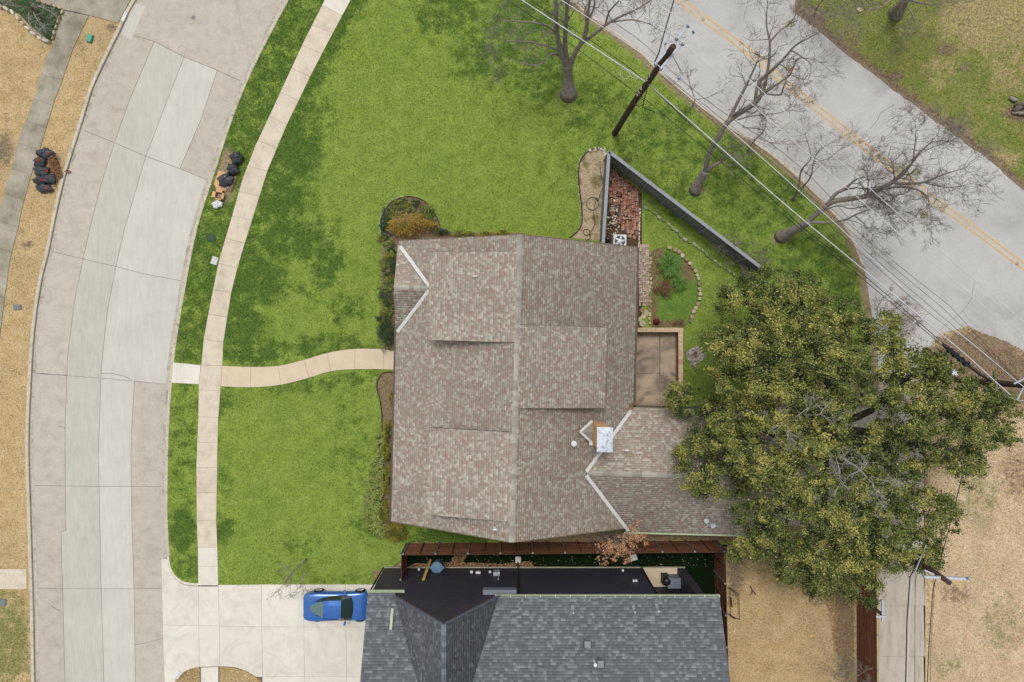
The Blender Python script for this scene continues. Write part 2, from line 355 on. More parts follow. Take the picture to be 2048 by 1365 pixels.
M['tyre'] = mk('tyre rubber', [C(30, 30, 32)], rough=.8)
M['rim'] = mk('alloy rim', [C(200, 196, 206)], rough=.3, metal=.6)
M['tail'] = mk('red tail lamp', [C(120, 16, 18)], rough=.2)
M['rust'] = mk('rusty metal', [C(112, 58, 42), C(84, 44, 34)], 8)
def leafm(name, cols): return mk(name, cols, attr=True, rough=.6, spec=.25)
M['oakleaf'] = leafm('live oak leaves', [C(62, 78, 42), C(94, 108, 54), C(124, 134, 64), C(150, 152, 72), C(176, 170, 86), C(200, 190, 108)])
M['brownleaf'] = leafm('dry oak leaves', [C(150, 106, 78), C(186, 140, 104), C(212, 170, 128), C(170, 124, 92)])
M['litter'] = leafm('fallen leaves', [C(116, 84, 60), C(156, 114, 84), C(178, 142, 106), C(136, 106, 78)])
M['hedge'] = leafm('boxwood leaves', [C(70, 86, 28), C(108, 118, 36), C(146, 144, 48), C(176, 162, 56)])
M['nandina'] = leafm('nandina leaves', [C(98, 112, 46), C(150, 146, 56), C(184, 160, 62), C(196, 120, 58), C(140, 144, 66)])
M['strap'] = leafm('strap leaves', [C(66, 92, 36), C(104, 126, 50), C(140, 152, 68), C(168, 168, 100)])
M['juniper'] = leafm('dark juniper', [C(40, 66, 40), C(62, 88, 54), C(84, 108, 72)])
M['fern'] = leafm('green fronds', [C(62, 108, 36), C(86, 130, 46), C(120, 150, 66)])
M['redshrub'] = leafm('reddish shrub', [C(96, 56, 50), C(140, 84, 70), C(150, 120, 104), C(110, 70, 50)])
M['blade'] = leafm('grass blades', [C(150, 178, 76), C(130, 160, 60), C(112, 142, 46), C(90, 120, 40), C(66, 96, 34), C(50, 76, 28)])
M['dryblade'] = leafm('dry grass blades', [C(212, 188, 138), C(190, 164, 112), C(166, 142, 94), C(134, 128, 74), C(112, 124, 60)])

# ---------------------------------------------------------------- plan geometry
def curve(pts, y):                        # x on a curve given as (x, y) pairs sorted by y
    ys = [p[1] for p in pts]; xs = [p[0] for p in pts]
    return float(np.interp(y, ys, xs))
def px(poly, z=0.): return [P(x, y, z) for x, y in poly]
def smooth_poly(pts, n=4, closed=False):  # Catmull-Rom through pixel points
    out = []; k = len(pts)
    rng_ = range(k if closed else k - 1)
    g = lambda i: pts[i % k] if closed else pts[max(0, min(k - 1, i))]
    for i in rng_:
        p0, p1, p2, p3 = g(i - 1), g(i), g(i + 1), g(i + 2)
        for j in range(n):
            t = j / n
            out.append(tuple(.5 * ((2 * p1[a]) + (-p0[a] + p2[a]) * t + (2 * p0[a] - 5 * p1[a] + 4 * p2[a] - p3[a]) * t * t + (-p0[a] + 3 * p1[a] - 3 * p2[a] + p3[a]) * t ** 3) for a in range(len(p1))))
    if not closed: out.append(tuple(pts[-1]))
    return out
def inside(poly, X, Y):
    r = np.zeros(X.shape, bool); n = len(poly)
    for i in range(n):
        x1, y1 = poly[i][:2]; x2, y2 = poly[(i + 1) % n][:2]
        if y1 == y2: continue
        c = ((y1 > Y) != (y2 > Y)) & (X < (x2 - x1) * (Y - y1) / (y2 - y1) + x1); r ^= c
    return r
def pdist(line, X, Y):
    d = np.full(X.shape, 1e9)
    for (x1, y1), (x2, y2) in zip(line[:-1], line[1:]):
        dx, dy = x2 - x1, y2 - y1; L2 = dx * dx + dy * dy + 1e-9
        t = np.clip(((X - x1) * dx + (Y - y1) * dy) / L2, 0, 1)
        d = np.minimum(d, np.hypot(X - x1 - t * dx, Y - y1 - t * dy))
    return d
def sheet(name, poly, z, mat, step=None, dark=None, dirt=None, parent=None, zf=None):
    """ground sheet over a pixel polygon with optional per-point cover weights"""
    pts = [(float(a), float(b)) for a, b in poly]; n = len(pts)
    vs = [Vector(p) for p in pts]
    if step:
        A = np.array(pts); gx, gy = np.meshgrid(np.arange(A[:, 0].min(), A[:, 0].max(), step), np.arange(A[:, 1].min(), A[:, 1].max(), step))
        gx = (gx + (np.arange(gx.shape[0]) % 2)[:, None] * step / 2).ravel(); gy = gy.ravel()
        ok = inside(pts, gx, gy) & (pdist(pts + [pts[0]], gx, gy) > step * .35)
        vs += [Vector((a, b)) for a, b in zip(gx[ok], gy[ok])]
    r = delaunay_2d_cdt(vs, [], [list(range(n))], 1, 1e-4)
    V = np.array([(v.x, v.y) for v in r[0]]); F = [tuple(f) for f in r[2]]
    zz = np.full(len(V), z)
    if zf is not None: zz = zz + zf(V[:, 0], V[:, 1])
    W3 = [((a - 1024) * S, (682.5 - b) * S, c) for (a, b), c in zip(V, zz)]
    me = bpy.data.meshes.new(name)
    # counter-clockwise seen from above
    G_ = []
    for f in F:
        a, b, c = (W3[i] for i in f[:3])
        if (b[0] - a[0]) * (c[1] - a[1]) - (b[1] - a[1]) * (c[0] - a[0]) < 0: f = f[::-1]
        G_.append(f)
    me.from_pydata(W3, [], G_); me.materials.append(mat)
    for nm, fn in (('dark', dark), ('dirt', dirt)):
        at = me.attributes.new(nm, 'FLOAT', 'POINT')
        at.data.foreach_set('value', (fn(V[:, 0], V[:, 1]) if fn else np.zeros(len(V))).astype(np.float32))
    me.update(); o = link(name, me, parent, (0, 0, 0) if parent is None else W(parent))
    if parent is None: o['kind'] = 'structure'
    return o
def blobs(lst):
    def f(X, Y):
        r = np.zeros(X.shape)
        for b in lst:
            rx, ry = (b[2], b[2]) if len(b) == 4 else (b[2], b[3])
            r = np.maximum(r, b[-1] * np.clip(1.5 - np.sqrt(((X - b[0]) / rx) ** 2 + ((Y - b[1]) / ry) ** 2), 0, 1))
        return r
    return f
def scatter(n, poly, avoid=(), box=None):
    A = np.array([p[:2] for p in poly]); lo = A.min(0); hi = A.max(0)
    lo = np.maximum(lo, [-30, -30]); hi = np.minimum(hi, [2078, 1395])
    X = rng.uniform(lo[0], hi[0], n * 2); Y = rng.uniform(lo[1], hi[1], n * 2)
    ok = inside(poly, X, Y)
    for a in avoid: ok &= ~inside(a, X, Y)
    return X[ok][:n], Y[ok][:n]
def blades(name, X, Y, rnd, mat, z=0., h=(.05, .11), w=.05, zf=None, dark=None, dirt=None):
    n = len(X); bx = (X - 1024) * S; by = (682.5 - Y) * S; bz = np.full(n, z)
    if zf is not None: bz = bz + zf(X, Y)
    a = rng.uniform(0, 2 * np.pi, n); L = rng.uniform(h[0], h[1], n); ww = w * rng.uniform(.5, 1.2, n); lean = rng.uniform(.3, 1.2, n)
    c, s = np.cos(a), np.sin(a)
    V = np.empty((n, 3, 3)); V[:, 0] = np.stack([bx - s * ww / 2, by + c * ww / 2, bz], 1); V[:, 1] = np.stack([bx + s * ww / 2, by - c * ww / 2, bz], 1)
    V[:, 2] = np.stack([bx + c * L * lean, by + s * L * lean, bz + L * .7], 1)
    o = np_mesh(name, V.reshape(-1, 3), np.arange(3 * n).reshape(-1, 3), rnd, mat)
    for nm, fn in (('dark', dark), ('dirt', dirt)):
        if fn: at = o.data.attributes.new(nm, 'FLOAT', 'FACE'); at.data.foreach_set('value', fn(X, Y).astype(np.float32))
    o['kind'] = 'stuff'; return o
def leafcloud(name, C_, R_, N_, size, mat, parent, flat=.6, tone=None, shell=.55, kind=None, up=.5, asp=.6, soft=False):
    """C_ (k,3) clump centres, R_ (k,3) radii, N_ leaves each"""
    C_ = np.asarray(C_, float); R_ = np.asarray(R_, float); k = len(C_); N_ = np.broadcast_to(np.asarray(N_), (k,))
    idx = np.repeat(np.arange(k), N_); n = len(idx)
    d = rng.normal(size=(n, 3)); d /= np.linalg.norm(d, axis=1)[:, None]; d[:, 2] = np.where(d[:, 2] < -.3, -d[:, 2], d[:, 2])
    rr = rng.uniform(shell, 1.05, n) ** .8
    if soft: rr = np.abs(rng.normal(0, .62, n)) + .05
    p = C_[idx] + d * R_[idx] * rr[:, None]
    nn = d * .45 + rng.normal(size=(n, 3)) * .75 + np.array([0, 0, up]); nn /= np.linalg.norm(nn, axis=1)[:, None]
    t = np.cross(nn, rng.normal(size=(n, 3))); t /= np.linalg.norm(t, axis=1)[:, None]; b = np.cross(nn, t)
    L = size * rng.uniform(.6, 1.3, n); Wd = L * asp
    V = np.empty((n, 4, 3))
    V[:, 0] = p - t * L[:, None] / 2; V[:, 1] = p + b * Wd[:, None] / 2; V[:, 2] = p + t * L[:, None] / 2; V[:, 3] = p - b * Wd[:, None] / 2
    tn = (tone[idx] if tone is not None else 0.5)
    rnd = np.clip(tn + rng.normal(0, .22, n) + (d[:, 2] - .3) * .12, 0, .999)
    o = np_mesh(name, V.reshape(-1, 3), np.arange(4 * n).reshape(-1, 4), rnd, mat, parent, W(parent) if parent else (0, 0, 0))
    if kind: o['kind'] = kind
    return o
def strapclump(name, parent, c, r, n, mat, h=.35, w=.035):
    ln = rng.uniform(.5, 1, n) * r; a = rng.uniform(0, 2 * np.pi, n); off = rng.normal(0, .12 * r, (n, 2)); V = []; F = []; R = []
    for i in range(n):
        ca, sa = math.cos(a[i]), math.sin(a[i]); x0, y0 = c[0] + off[i, 0], c[1] + off[i, 1]; o = len(V)
        for t, zz, ww in ((0, .02, 1), (.45, h * .8, 1), (.8, h, .8), (1, h * .55, .1)):
            x = x0 + ca * ln[i] * t; y = y0 + sa * ln[i] * t
            V += [(x - sa * w * ww / 2, y + ca * w * ww / 2, c[2] + zz), (x + sa * w * ww / 2, y - ca * w * ww / 2, c[2] + zz)]
        v = rng.uniform(0, .99)
        for j in range(3): F.append((o + 2 * j, o + 2 * j + 1, o + 2 * j + 3, o + 2 * j + 2)); R.append(v)
    return np_mesh(name, np.array(V), np.array(F), R, mat, parent, W(parent))
# ================================================================ SETTING
g = MB(); g.add([(-400, -400, -.32), (400, -400, -.32), (400, 400, -.32), (-400, 400, -.32)], [(0, 1, 2, 3)])
tag(g.build('ground', M['dry'], org=(0, 0, -.32)), kind='structure')
L0 = [(440, -200), (345, -100), (271, 0), (239, 63), (219, 103), (186, 173), (163, 247), (146, 300), (126, 367), (109, 443), (96, 508), (84, 555), (73, 622), (66, 688), (62, 755), (58, 838), (57, 910), (60, 1010), (63, 1110), (66, 1210), (69, 1365), (76, 1600)]
LR = [(690, -200), (628, -100), (571, 0), (502, 133), (460, 235), (418, 362), (389, 455), (367, 563), (352, 650), (342, 722), (336, 790), (332, 850), (330, 920), (329, 1000), (330, 1060), (333, 1118)]
LR2 = LR[:-1] + [(332, 1117), (323, 1119), (326, 1250), (330, 1365), (338, 1600)]
CA = [(307, 82), (257, 200), (227, 285), (200, 370), (178, 455), (167, 505), (147, 602), (133, 715), (132, 755), (128, 855), (128, 910), (130, 1062), (120, 1064), (123, 1177), (128, 1365), (136, 1600)]
CB = [(367, 113), (328, 213), (290, 312), (248, 455), (230, 533), (213, 622), (202, 722), (200, 757), (195, 910), (197, 1010), (200, 1160), (206, 1365), (214, 1600)]
CC = [(433, 140), (400, 240), (358, 337), (310, 455), (283, 560), (270, 700), (267, 763), (262, 855), (260, 910), (262, 1043), (267, 1210), (269, 1365), (277, 1600)]
CX = [L0, CA, CB, CC, LR2]
TY = [[62, 82, 113, 140, 165], [258, 285, 312, 337, 362], [502, 518, 533, 548, 563], [746, 752, 757, 763, 770], [972, 973, 974, 974, 974], [1178, 1179, 1179, 1179, 1178], [1395, 1396, 1397, 1398, 1399], [1600] * 5]
street = struct('street', (0, 0, -.14))
b = MB(); b.prism(px([(x + 2, y) for x, y in L0] + [(x - 2, y) for x, y in reversed(LR2)]), -.25, -.135); b.build('street_base', M['joint'], street)
def seg(c, y0, y1):
    ys = [y0] + [y for x, y in c if y0 + 1 < y < y1 - 1] + [y1]
    ys2 = []
    for a, bb in zip(ys[:-1], ys[1:]): ys2 += [a, (a + bb) / 2]
    return [(curve(c, y), y) for y in ys2 + [y1]]
def slab(parent, poly, mat, z0, z1, name='slab', inset=None):
    if inset is None: inset = .011 if parent.name.startswith('street') else .007
    return MB().prism(px(poly), z0, z1, inset=inset).build(name, mat, parent)
SP = -.10
slab(street, [(L0[0][0], -200)] + seg(L0, -200, 62) + [(307, 82), (367, 113), (433, 140)] + list(reversed(seg(LR2, -200, 165))), M['st_pink'], -.2, SP)
for r in range(len(TY) - 1):
    for c in range(4):
        if r in (1, 2) and c == 3: continue
        rc = c + 1 if not (r in (1, 2) and c == 2) else 4
        poly = seg(CX[c], TY[r][c], TY[r + 1][c]) + list(reversed(seg(CX[rc], TY[r][rc], TY[r + 1][rc])))
        if rc == 4 and c == 2: poly.insert(len(seg(CX[c], TY[r][c], TY[r + 1][c])), (CX[3] and curve(CC, TY[r + 1][3]), TY[r + 1][3])); poly.append((curve(CC, TY[r][3]), TY[r][3]))
        m = M['st_pink'] if c in (0, 3) else M['st_gray'] if c == 1 else M['st_light']
        slab(street, poly, m, -.2, SP)
tag(slab(street, [(262, 3), (289, 12), (262, 78), (240, 68)], M['st_light'], -.15, SP + .004, 'repair_patch', 0))
# kerbs
def strip(name, line, w0, w1, z0, z1, mat, extra=None):
    """a raised strip between offsets w0 and w1 (photo pixels) from a line"""
    pts = [Vector(p) for p in line]; a = []; bb = []
    for i, p in enumerate(pts):
        t = (pts[min(i + 1, len(pts) - 1)] - pts[max(i - 1, 0)]).normalized(); n = Vector((t.y, -t.x)) * -1
        a.append(p + n * w0); bb.append(p + n * w1)
    m = MB(); k = len(pts)
    A = [P(p.x, p.y) for p in a]; B = [P(p.x, p.y) for p in bb]; vs = []
    for q, r in zip(A, B): vs += [(q.x, q.y, z0), (q.x, q.y, z1 - .02), (q.x * .9 + r.x * .1, q.y * .9 + r.y * .1, z1), (r.x * .9 + q.x * .1, r.y * .9 + q.y * .1, z1), (r.x, r.y, z1 - .02), (r.x, r.y, z0)]
    fs = [(i * 6 + j, (i + 1) * 6 + j, (i + 1) * 6 + j + 1, i * 6 + j + 1) for i in range(k - 1) for j in range(5)]
    fs += [(0, 1, 2, 3, 4, 5), tuple((k - 1) * 6 + j for j in (5, 4, 3, 2, 1, 0))]
    m.add(vs, fs)
    o = m.build(name, mat); o['kind'] = 'structure'; return o
strip('kerb', smooth_poly(L0, 3), 0, 6.5, -.2, .03, M['kerb'])
strip('kerb', smooth_poly(LR[:-1] + [(333.5, 1112)], 3), 0, -6.5, -.2, .03, M['kerb'])
strip('kerb', smooth_poly([(333.5, 1113), (335, 1126), (340, 1143), (350, 1157), (364, 1167), (380, 1171), (397, 1172)], 4), 0, -5, -.2, .035, M['kerb_new'])
strip('kerb', smooth_poly([(345, 1420), (346, 1380), (352, 1356), (364, 1341), (380, 1334), (398, 1332)], 4), 0, 5, -.2, .035, M['kerb_new'])
def jag(line, a, b_):     # dirty gutter pans beside the kerbs
    return strip('gutter_pan', line, a, b_, SP - .02, SP + .003, M['gutter_pan'])
jag(smooth_poly(L0, 3), -.6, -8); jag(smooth_poly(LR[1:-1] + [(333, 1110)], 3), .6, 8.5)
# sidewalks
WL_ = [(720, -120), (650, 0), (605, 90), (562, 183), (539, 233), (512, 290), (485, 360), (458, 455), (450, 482), (437, 527), (427, 578), (417, 628), (408, 678), (403, 730), (398, 768), (397, 835), (394, 910), (393, 935), (394, 1043), (396, 1095), (397, 1170)]
WR_ = [(772, -120), (702, 0), (650, 97), (620, 155), (597, 203), (574, 250), (555, 295), (535, 343), (512, 417), (500, 455), (490, 487), (475, 537), (463, 585), (455, 635), (447, 685), (445, 732), (442, 773), (437, 835), (435, 910), (435, 935), (433, 1043), (435, 1095), (437, 1170)]
def ladder(parent, Lc, Rc, joints, mat, z0, z1, name='slab', inset=None):
    for (a0, b0), (a1, b1) in zip(joints[:-1], joints[1:]):
        mm = mat(a0) if callable(mat) else mat
        slab(parent, seg(Lc, a0, a1) + list(reversed(seg(Rc, b0, b1))), mm, z0, z1, name, inset)
walk = struct('sidewalk', P(440, 600, -.05))
J = [(-120, -90), (-74, -44), (-28, 0), (11, 32), (51, 67), (91, 108), (137, 155), (184, 203), (233, 250), (282, 296), (332, 343), (384, 393), (433, 440), (477, 487), (527, 537), (579, 585), (629, 635), (679, 685), (730, 732), (780, 782), (834, 835), (885, 885), (935, 935), (986, 986), (1041, 1041), (1095, 1095)]
MB().prism(px([(x + 1, y) for x, y in WL_[:-1]] + [(x - 1, y) for x, y in reversed(WR_[:-1])]), -.2, .0).build('walk_base', M['joint'], walk)
ladder(walk, WL_, WR_, J, lambda a: M['pale'] if a < 5 else M['tan'], -.1, .035)
ladder(walk, WL_, WR_, [(1095, 1095), (1133, 1133), (1171, 1171)], M['pale'], -.1, .035)
path = struct('path', P(600, 735, -.05))
PT = [(445, 732), (502, 734), (557, 732), (608, 720), (655, 706), (710, 698), (767, 699), (800, 706)]
PB = [(442, 773), (502, 775), (562, 770), (618, 756), (662, 743), (710, 739), (768, 739), (800, 741)]
MB().prism(px(smooth_poly(PT, 4) + list(reversed(smooth_poly(PB, 4)))), -.2, .0).build('path_base', M['joint'], path)
for i in range(len(PT) - 1):
    a = smooth_poly(PT, 4)[i * 4:i * 4 + 5]; b_ = smooth_poly(PB, 4)[i * 4:i * 4 + 5]
    slab(path, a + b_[::-1], M['cream'], -.1, .034)
slab(path, [(347, 725), (402, 731), (398, 769), (343, 766)], M['pale'], -.1, .034)
# driveway
drive = struct('driveway', P(530, 1260, -.05))
MB().prism(px([(325, 1120), (335, 1120), (344, 1150), (365, 1170), (397, 1173), (760, 1170), (760, 1600), (335, 1600)]), -.2, .0).build('drive_base', M['joint'], drive)
isl = smooth_poly([(351, 1600), (350, 1380), (357, 1358), (370, 1343), (385, 1336), (399, 1334)], 3)
isr = smooth_poly([(440, 1333), (464, 1334), (484, 1339), (502, 1347), (517, 1358), (527, 1372), (532, 1420), (532, 1600)], 3)
slab(drive, [(323, 1118), (334, 1118), (336, 1128), (341, 1145), (350, 1158), (364, 1168), (380, 1172), (397, 1173), (398, 1251), (326, 1250)], M['pale'], -.15, .03)
slab(drive, [(326, 1250), (398, 1251), (399, 1334)] + isl[::-1][1:] + [(334, 1600), (330, 1365)], M['pale'], -.15, .03)
slab(drive, [(397, 1173), (437, 1173), (439, 1252), (398, 1251)], M['pale'], -.15, .03)
slab(drive, [(398, 1251), (439, 1252), (440, 1333), (399, 1334)], M['pale'], -.15, .03)
slab(drive, [(402, 1335), (437, 1334), (437, 1600), (403, 1600)], M['pale'], -.15, .03)
slab(drive, [(437, 1170), (523, 1169), (524, 1254), (439, 1252)], M['pale'], -.15, .03)
slab(drive, [(439, 1252), (524, 1254), (525, 1354)] + [p for p in isr[::-1] if p[1] < 1355] + [(440, 1333)], M['pale'], -.15, .03)
for x0, x1 in ((523, 607), (607, 691), (691, 775)):
    for y0, y1 in ((1169, 1254), (1254, 1353), (1353, 1460), (1460, 1600)):
        slab(drive, [(x0 + (y0 - 1169) * .012, y0), (x1 + (y0 - 1169) * .012, y0), (x1 + (y1 - 1169) * .012, y1), (x0 + (y1 - 1169) * .012, y1)], M['pale'], -.15, .03)
# west side walk, drive apron, entry walk
wwalk = struct('sidewalk', P(80, 200, -.05))
QL = [(200, -140), (128, 23), (107, 87), (90, 123), (68, 200), (37, 283), (23, 337), (0, 420), (-30, 520), (-45, 620), (-52, 760), (-52, 1600)]
QR = [(245, -125), (178, 32), (147, 97), (123, 167), (110, 200), (82, 293), (63, 350), (47, 407), (37, 455), (20, 522), (7, 620), (-3, 700), (-8, 800), (-10, 1600)]
MB().prism(px([(x + 1, y) for x, y in QL] + [(x - 1, y) for x, y in reversed(QR)]), -.2, 0).build('walk_base', M['joint'], wwalk)
ladder(wwalk, QL, QR, [(23, 32), (75, 88), (150, 160), (198, 212), (243, 256), (287, 300), (337, 350), (388, 400), (440, 455), (490, 505), (545, 555), (600, 606), (655, 660), (760, 765), (900, 900), (1100, 1100), (1350, 1350), (1600, 1600)], M['oldwalk'], -.1, .035)
wdrive = struct('driveway', P(200, 0, -.05))
slab(wdrive, [(128, 20), (178, 31), (236, 47), (264, -3), (330, -120), (200, -140), (150, -30)], M['oldwalk'], -.15, .038)
slab(wdrive, [(128, 20), (76, 0), (60, -60), (150, -140), (198, -140), (149, -30)], M['oldwalk'], -.15, .037)
swalk = struct('path', P(25, 1158, -.05))
slab(swalk, [(-60, 1139), (54, 1138), (54, 1178), (-60, 1179)], M['tan'], -.1, .034)
# ground covers
KB = [(1020, -130), (1105, -40), (1150, 2), (1200, 42), (1277, 97), (1330, 150), (1400, 208), (1470, 258), (1536, 300), (1603, 356), (1650, 404), (1700, 462), (1728, 530), (1742, 620), (1756, 700), (1757, 760)]
HX = [(797, 483), (1040, 470), (1275, 495), (1272, 805), (1545, 800), (1550, 1060), (1255, 1056), (1022, 1085), (784, 1043)]
lot = [(x + 5, y) for x, y in LR[:-1]] + [(337, 1116), (339, 1130), (345, 1147), (355, 1159), (368, 1167), (397, 1171), (437, 1171), (760, 1169), (775, 1140), (806, 1120), (1452, 1112), (1455, 1088), (1700, 1088), (1757, 1088)] + list(reversed(KB))
WALKC = [((a_[0] + b_[0]) / 2, (a_[1] + b_[1]) / 2) for a_, b_ in zip(WL_, WR_)]
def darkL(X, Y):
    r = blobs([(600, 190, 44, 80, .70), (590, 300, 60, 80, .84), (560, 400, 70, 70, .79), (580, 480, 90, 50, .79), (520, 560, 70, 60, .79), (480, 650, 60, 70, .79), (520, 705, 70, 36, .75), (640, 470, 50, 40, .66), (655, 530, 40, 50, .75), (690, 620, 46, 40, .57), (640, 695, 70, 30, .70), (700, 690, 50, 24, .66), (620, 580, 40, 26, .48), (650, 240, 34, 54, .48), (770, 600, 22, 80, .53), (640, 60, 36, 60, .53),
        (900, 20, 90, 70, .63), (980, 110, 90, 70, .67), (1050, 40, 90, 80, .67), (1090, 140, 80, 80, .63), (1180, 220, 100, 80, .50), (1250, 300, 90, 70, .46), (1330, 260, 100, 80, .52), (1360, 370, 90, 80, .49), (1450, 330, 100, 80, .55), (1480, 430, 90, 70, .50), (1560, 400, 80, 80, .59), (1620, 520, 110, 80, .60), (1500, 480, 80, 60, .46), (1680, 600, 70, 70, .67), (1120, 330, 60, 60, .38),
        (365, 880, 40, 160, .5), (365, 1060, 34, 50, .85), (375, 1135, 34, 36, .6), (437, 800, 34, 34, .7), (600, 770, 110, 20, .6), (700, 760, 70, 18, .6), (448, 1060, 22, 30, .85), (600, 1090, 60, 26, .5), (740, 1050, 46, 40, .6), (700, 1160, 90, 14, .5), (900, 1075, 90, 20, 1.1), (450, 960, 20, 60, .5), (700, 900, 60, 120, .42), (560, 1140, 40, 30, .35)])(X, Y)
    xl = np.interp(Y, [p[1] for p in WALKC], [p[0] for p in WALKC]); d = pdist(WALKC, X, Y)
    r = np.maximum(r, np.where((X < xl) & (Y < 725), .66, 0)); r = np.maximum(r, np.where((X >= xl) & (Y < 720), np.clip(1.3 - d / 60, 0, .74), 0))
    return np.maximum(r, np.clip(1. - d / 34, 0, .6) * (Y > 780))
def dirtL(X, Y):
    r = np.clip(1.25 - pdist(KB, X, Y) / 22, 0, .95)
    r = np.maximum(r, blobs([(1640, 900, 150, 170, 1.1), (1500, 1072, 260, 12, 1.2), (1180, 1078, 160, 14, 1.2), (880, 1098, 60, 8, 1.), (452, 350, 22, 60, .95), (1135, 192, 22, 14, .9), (1395, 385, 18, 12, .6), (1560, 478, 26, 14, .7), (758, 1150, 12, 14, .7), (860, 400, 30, 12, .3)])(X, Y))
    return r
lawn = sheet('lawn', lot, 0, M['lawn'], 13, darkL, dirtL)
wl = [(x - 6, y) for x, y in L0]
vD = blobs([(15, 1290, 60, 120, .75), (30, 500, 40, 60, .3), (150, 120, 30, 60, .25), (20, 1200, 40, 40, .5)]); vT = blobs([(8, 300, 20, 40, .8), (55, 492, 14, 10, .9), (110, 345, 16, 40, .8), (225, 55, 16, 12, .9), (14, 240, 10, 10, .8), (50, 620, 16, 8, .6)])
sheet('verge', [(-60, -140)] + [(200, -160)] + wl + [(-60, 1600)], -.005, M['dry'], 16, vD, vT)
bedD = tag(sheet('planting_bed', smooth_poly([(-40, -30), (75, 0), (127, 19), (118, 45), (103, 84), (85, 72), (60, 52), (38, 28), (10, 14), (-40, 2)], 1), .02, M['fern_ground']), kind='structure')
sheet('verge', [(x + 4, y + 3) for x, y in isl] + [(400, 1337), (402, 1600)], .04, M['dry'], 14)
sheet('verge', [(x, y + 1) for x, y in isr] + [(439, 1600)], .04, M['dry'], 14)
yD = blobs([(1600, 1140, 160, 40, .4)]); yT = blobs([(1650, 1150, 70, 60, .8), (1690, 1250, 24, 120, .9), (1470, 1150, 20, 60, .8), (1560, 1110, 120, 20, .8)])
sheet('yard', [(1440, 1090), (1757, 1090), (1757, 1620), (1430, 1620)], .0, M['dry'], 18, yD, yT)
sheet('turf_yard', [(805, 1098), (1441, 1094), (1436, 1620), (805, 1620)], .012, M['turf'])
# east road
GB = [(1592, -150), (1590, 0), (1589, 24), (1612, 40), (1648, 70), (1700, 112), (1745, 146), (1800, 188), (1860, 233), (1925, 280), (1985, 324), (2048, 381), (2300, 600)]
rp_ = random.Random(3)
GB = [(x + rp_.uniform(-1.5, 1.5), y + rp_.uniform(-1.5, 1.5)) for x, y in smooth_poly(GB, 5)]
MD = smooth_poly([(2300, 905), (2130, 780), (2048, 706), (2010, 684), (1968, 668), (1935, 654), (1915, 660), (1885, 668), (1862, 690), (1845, 712), (1838, 762)], 4)
MD = [(x + rp_.uniform(-1.5, 1.5), y + rp_.uniform(-1.5, 1.5)) for x, y in MD]
road = sheet('road', KB + MD[::-1] + GB[::-1], -.06, M['road'])
strip('kerb', smooth_poly([(p[0], p[1]) for p in KB[1:13]], 3), 0, 5, -.2, .02, M['kerb'])
strip('gutter_joint', smooth_poly([(p[0] + 11, p[1] - 11) for p in KB[2:12]], 3), 0, 1.6, -.1, -.054, M['joint'])
for dx, dy in ((-3, 3), (4, -5)):
    ln = [(1340 + dx, -17 + dy), (1360 + dx, 0 + dy), (1405 + dx, 36 + dy), (1460 + dx, 76 + dy), (1520 + dx, 122 + dy), (1560 + dx, 157 + dy), (1640 + dx, 222 + dy), (1720 + dx, 286 + dy), (1800 + dx, 347 + dy), (1870 + dx, 402 + dy), (1960 + dx, 468 + dy), (2040 + dx, 528 + dy), (2200 + dx, 645 + dy)]
    strip('road_marking', smooth_poly(ln, 3), -1.6, 1.6, -.07, -.052, M['yellow'])
al = struct('alley', P(1800, 1100, -.05))
ys = [757, 800, 905, 1010, 1111, 1212, 1313, 1420, 1600]
MB().prism(px([(1758, 757), (1846, 757), (1849, 1600), (1758, 1600)]), -.2, -.03).build('alley_base', M['joint'], al)
for a, c in zip(ys[:-1], ys[1:]):
    slab(al, [(1757, a), (1829, a), (1830, c), (1757, c)], M['alley'], -.1, .01)
    slab(al, [(1830, a), (1847, a), (1850, c), (1830, c)], M['alley'], -.1, .012)
rear = struct('driveway', P(1640, 930, -.05))
for x0, x1 in ((1540, 1612), (1614, 1684), (1686, 1756)):
    for y0, y1 in ((815, 890), (892, 970), (972, 1052)):
        slab(rear, [(x0, y0), (x1, y0), (x1, y1), (x0, y1)], M['alley'], -.1, .02)
fieldp = [(x, y) for x, y in MD] + [(1849, 762), (1852, 1600), (2350, 1620)]
fD = blobs([(1980, 740, 80, 50, .2), (1960, 1000, 60, 60, .5), (2000, 1250, 60, 80, .5), (1900, 1330, 40, 40, .5)]); fT = blobs([(1950, 710, 90, 50, 1.2), (1870, 745, 40, 50, 1.1), (2030, 760, 60, 60, 1.1), (1910, 1190, 40, 24, .6), (1990, 850, 60, 20, .5), (2040, 950, 50, 60, .6), (1862, 1200, 12, 200, .35)])
sheet('field', fieldp, -.03, M['field'], 16, fD, fT, zf=lambda X, Y: .35 * np.exp(-((X - 1960) / 70) ** 2 - ((Y - 735) / 40) ** 2))
gD = blobs([(1960, 40, 90, 70, .9), (2020, 130, 60, 90, .6), (1880, 140, 40, 40, .6), (1830, 230, 50, 24, .9), (1910, 270, 50, 22, .8), (1990, 320, 60, 22, .8), (2040, 20, 60, 80, 1.), (1850, 60, 30, 30, .4), (1780, 170, 30, 14, .6), (1960, 210, 40, 40, .4)])
gT = lambda X, Y: np.maximum(np.clip(1.3 - pdist(GB, X, Y) / 20, 0, 1), blobs([(1620, 40, 34, 30, 1.1), (1890, 100, 22, 14, .9), (1930, 135, 16, 12, .8), (1700, 80, 30, 24, .6), (1790, 150, 24, 12, .8), (2035, 225, 30, 18, .9)])(X, Y))
sheet('grass_field', [(x, y) for x, y in GB] + [(2350, -200)], -.03, M['mixed'], 16, gD, gT)
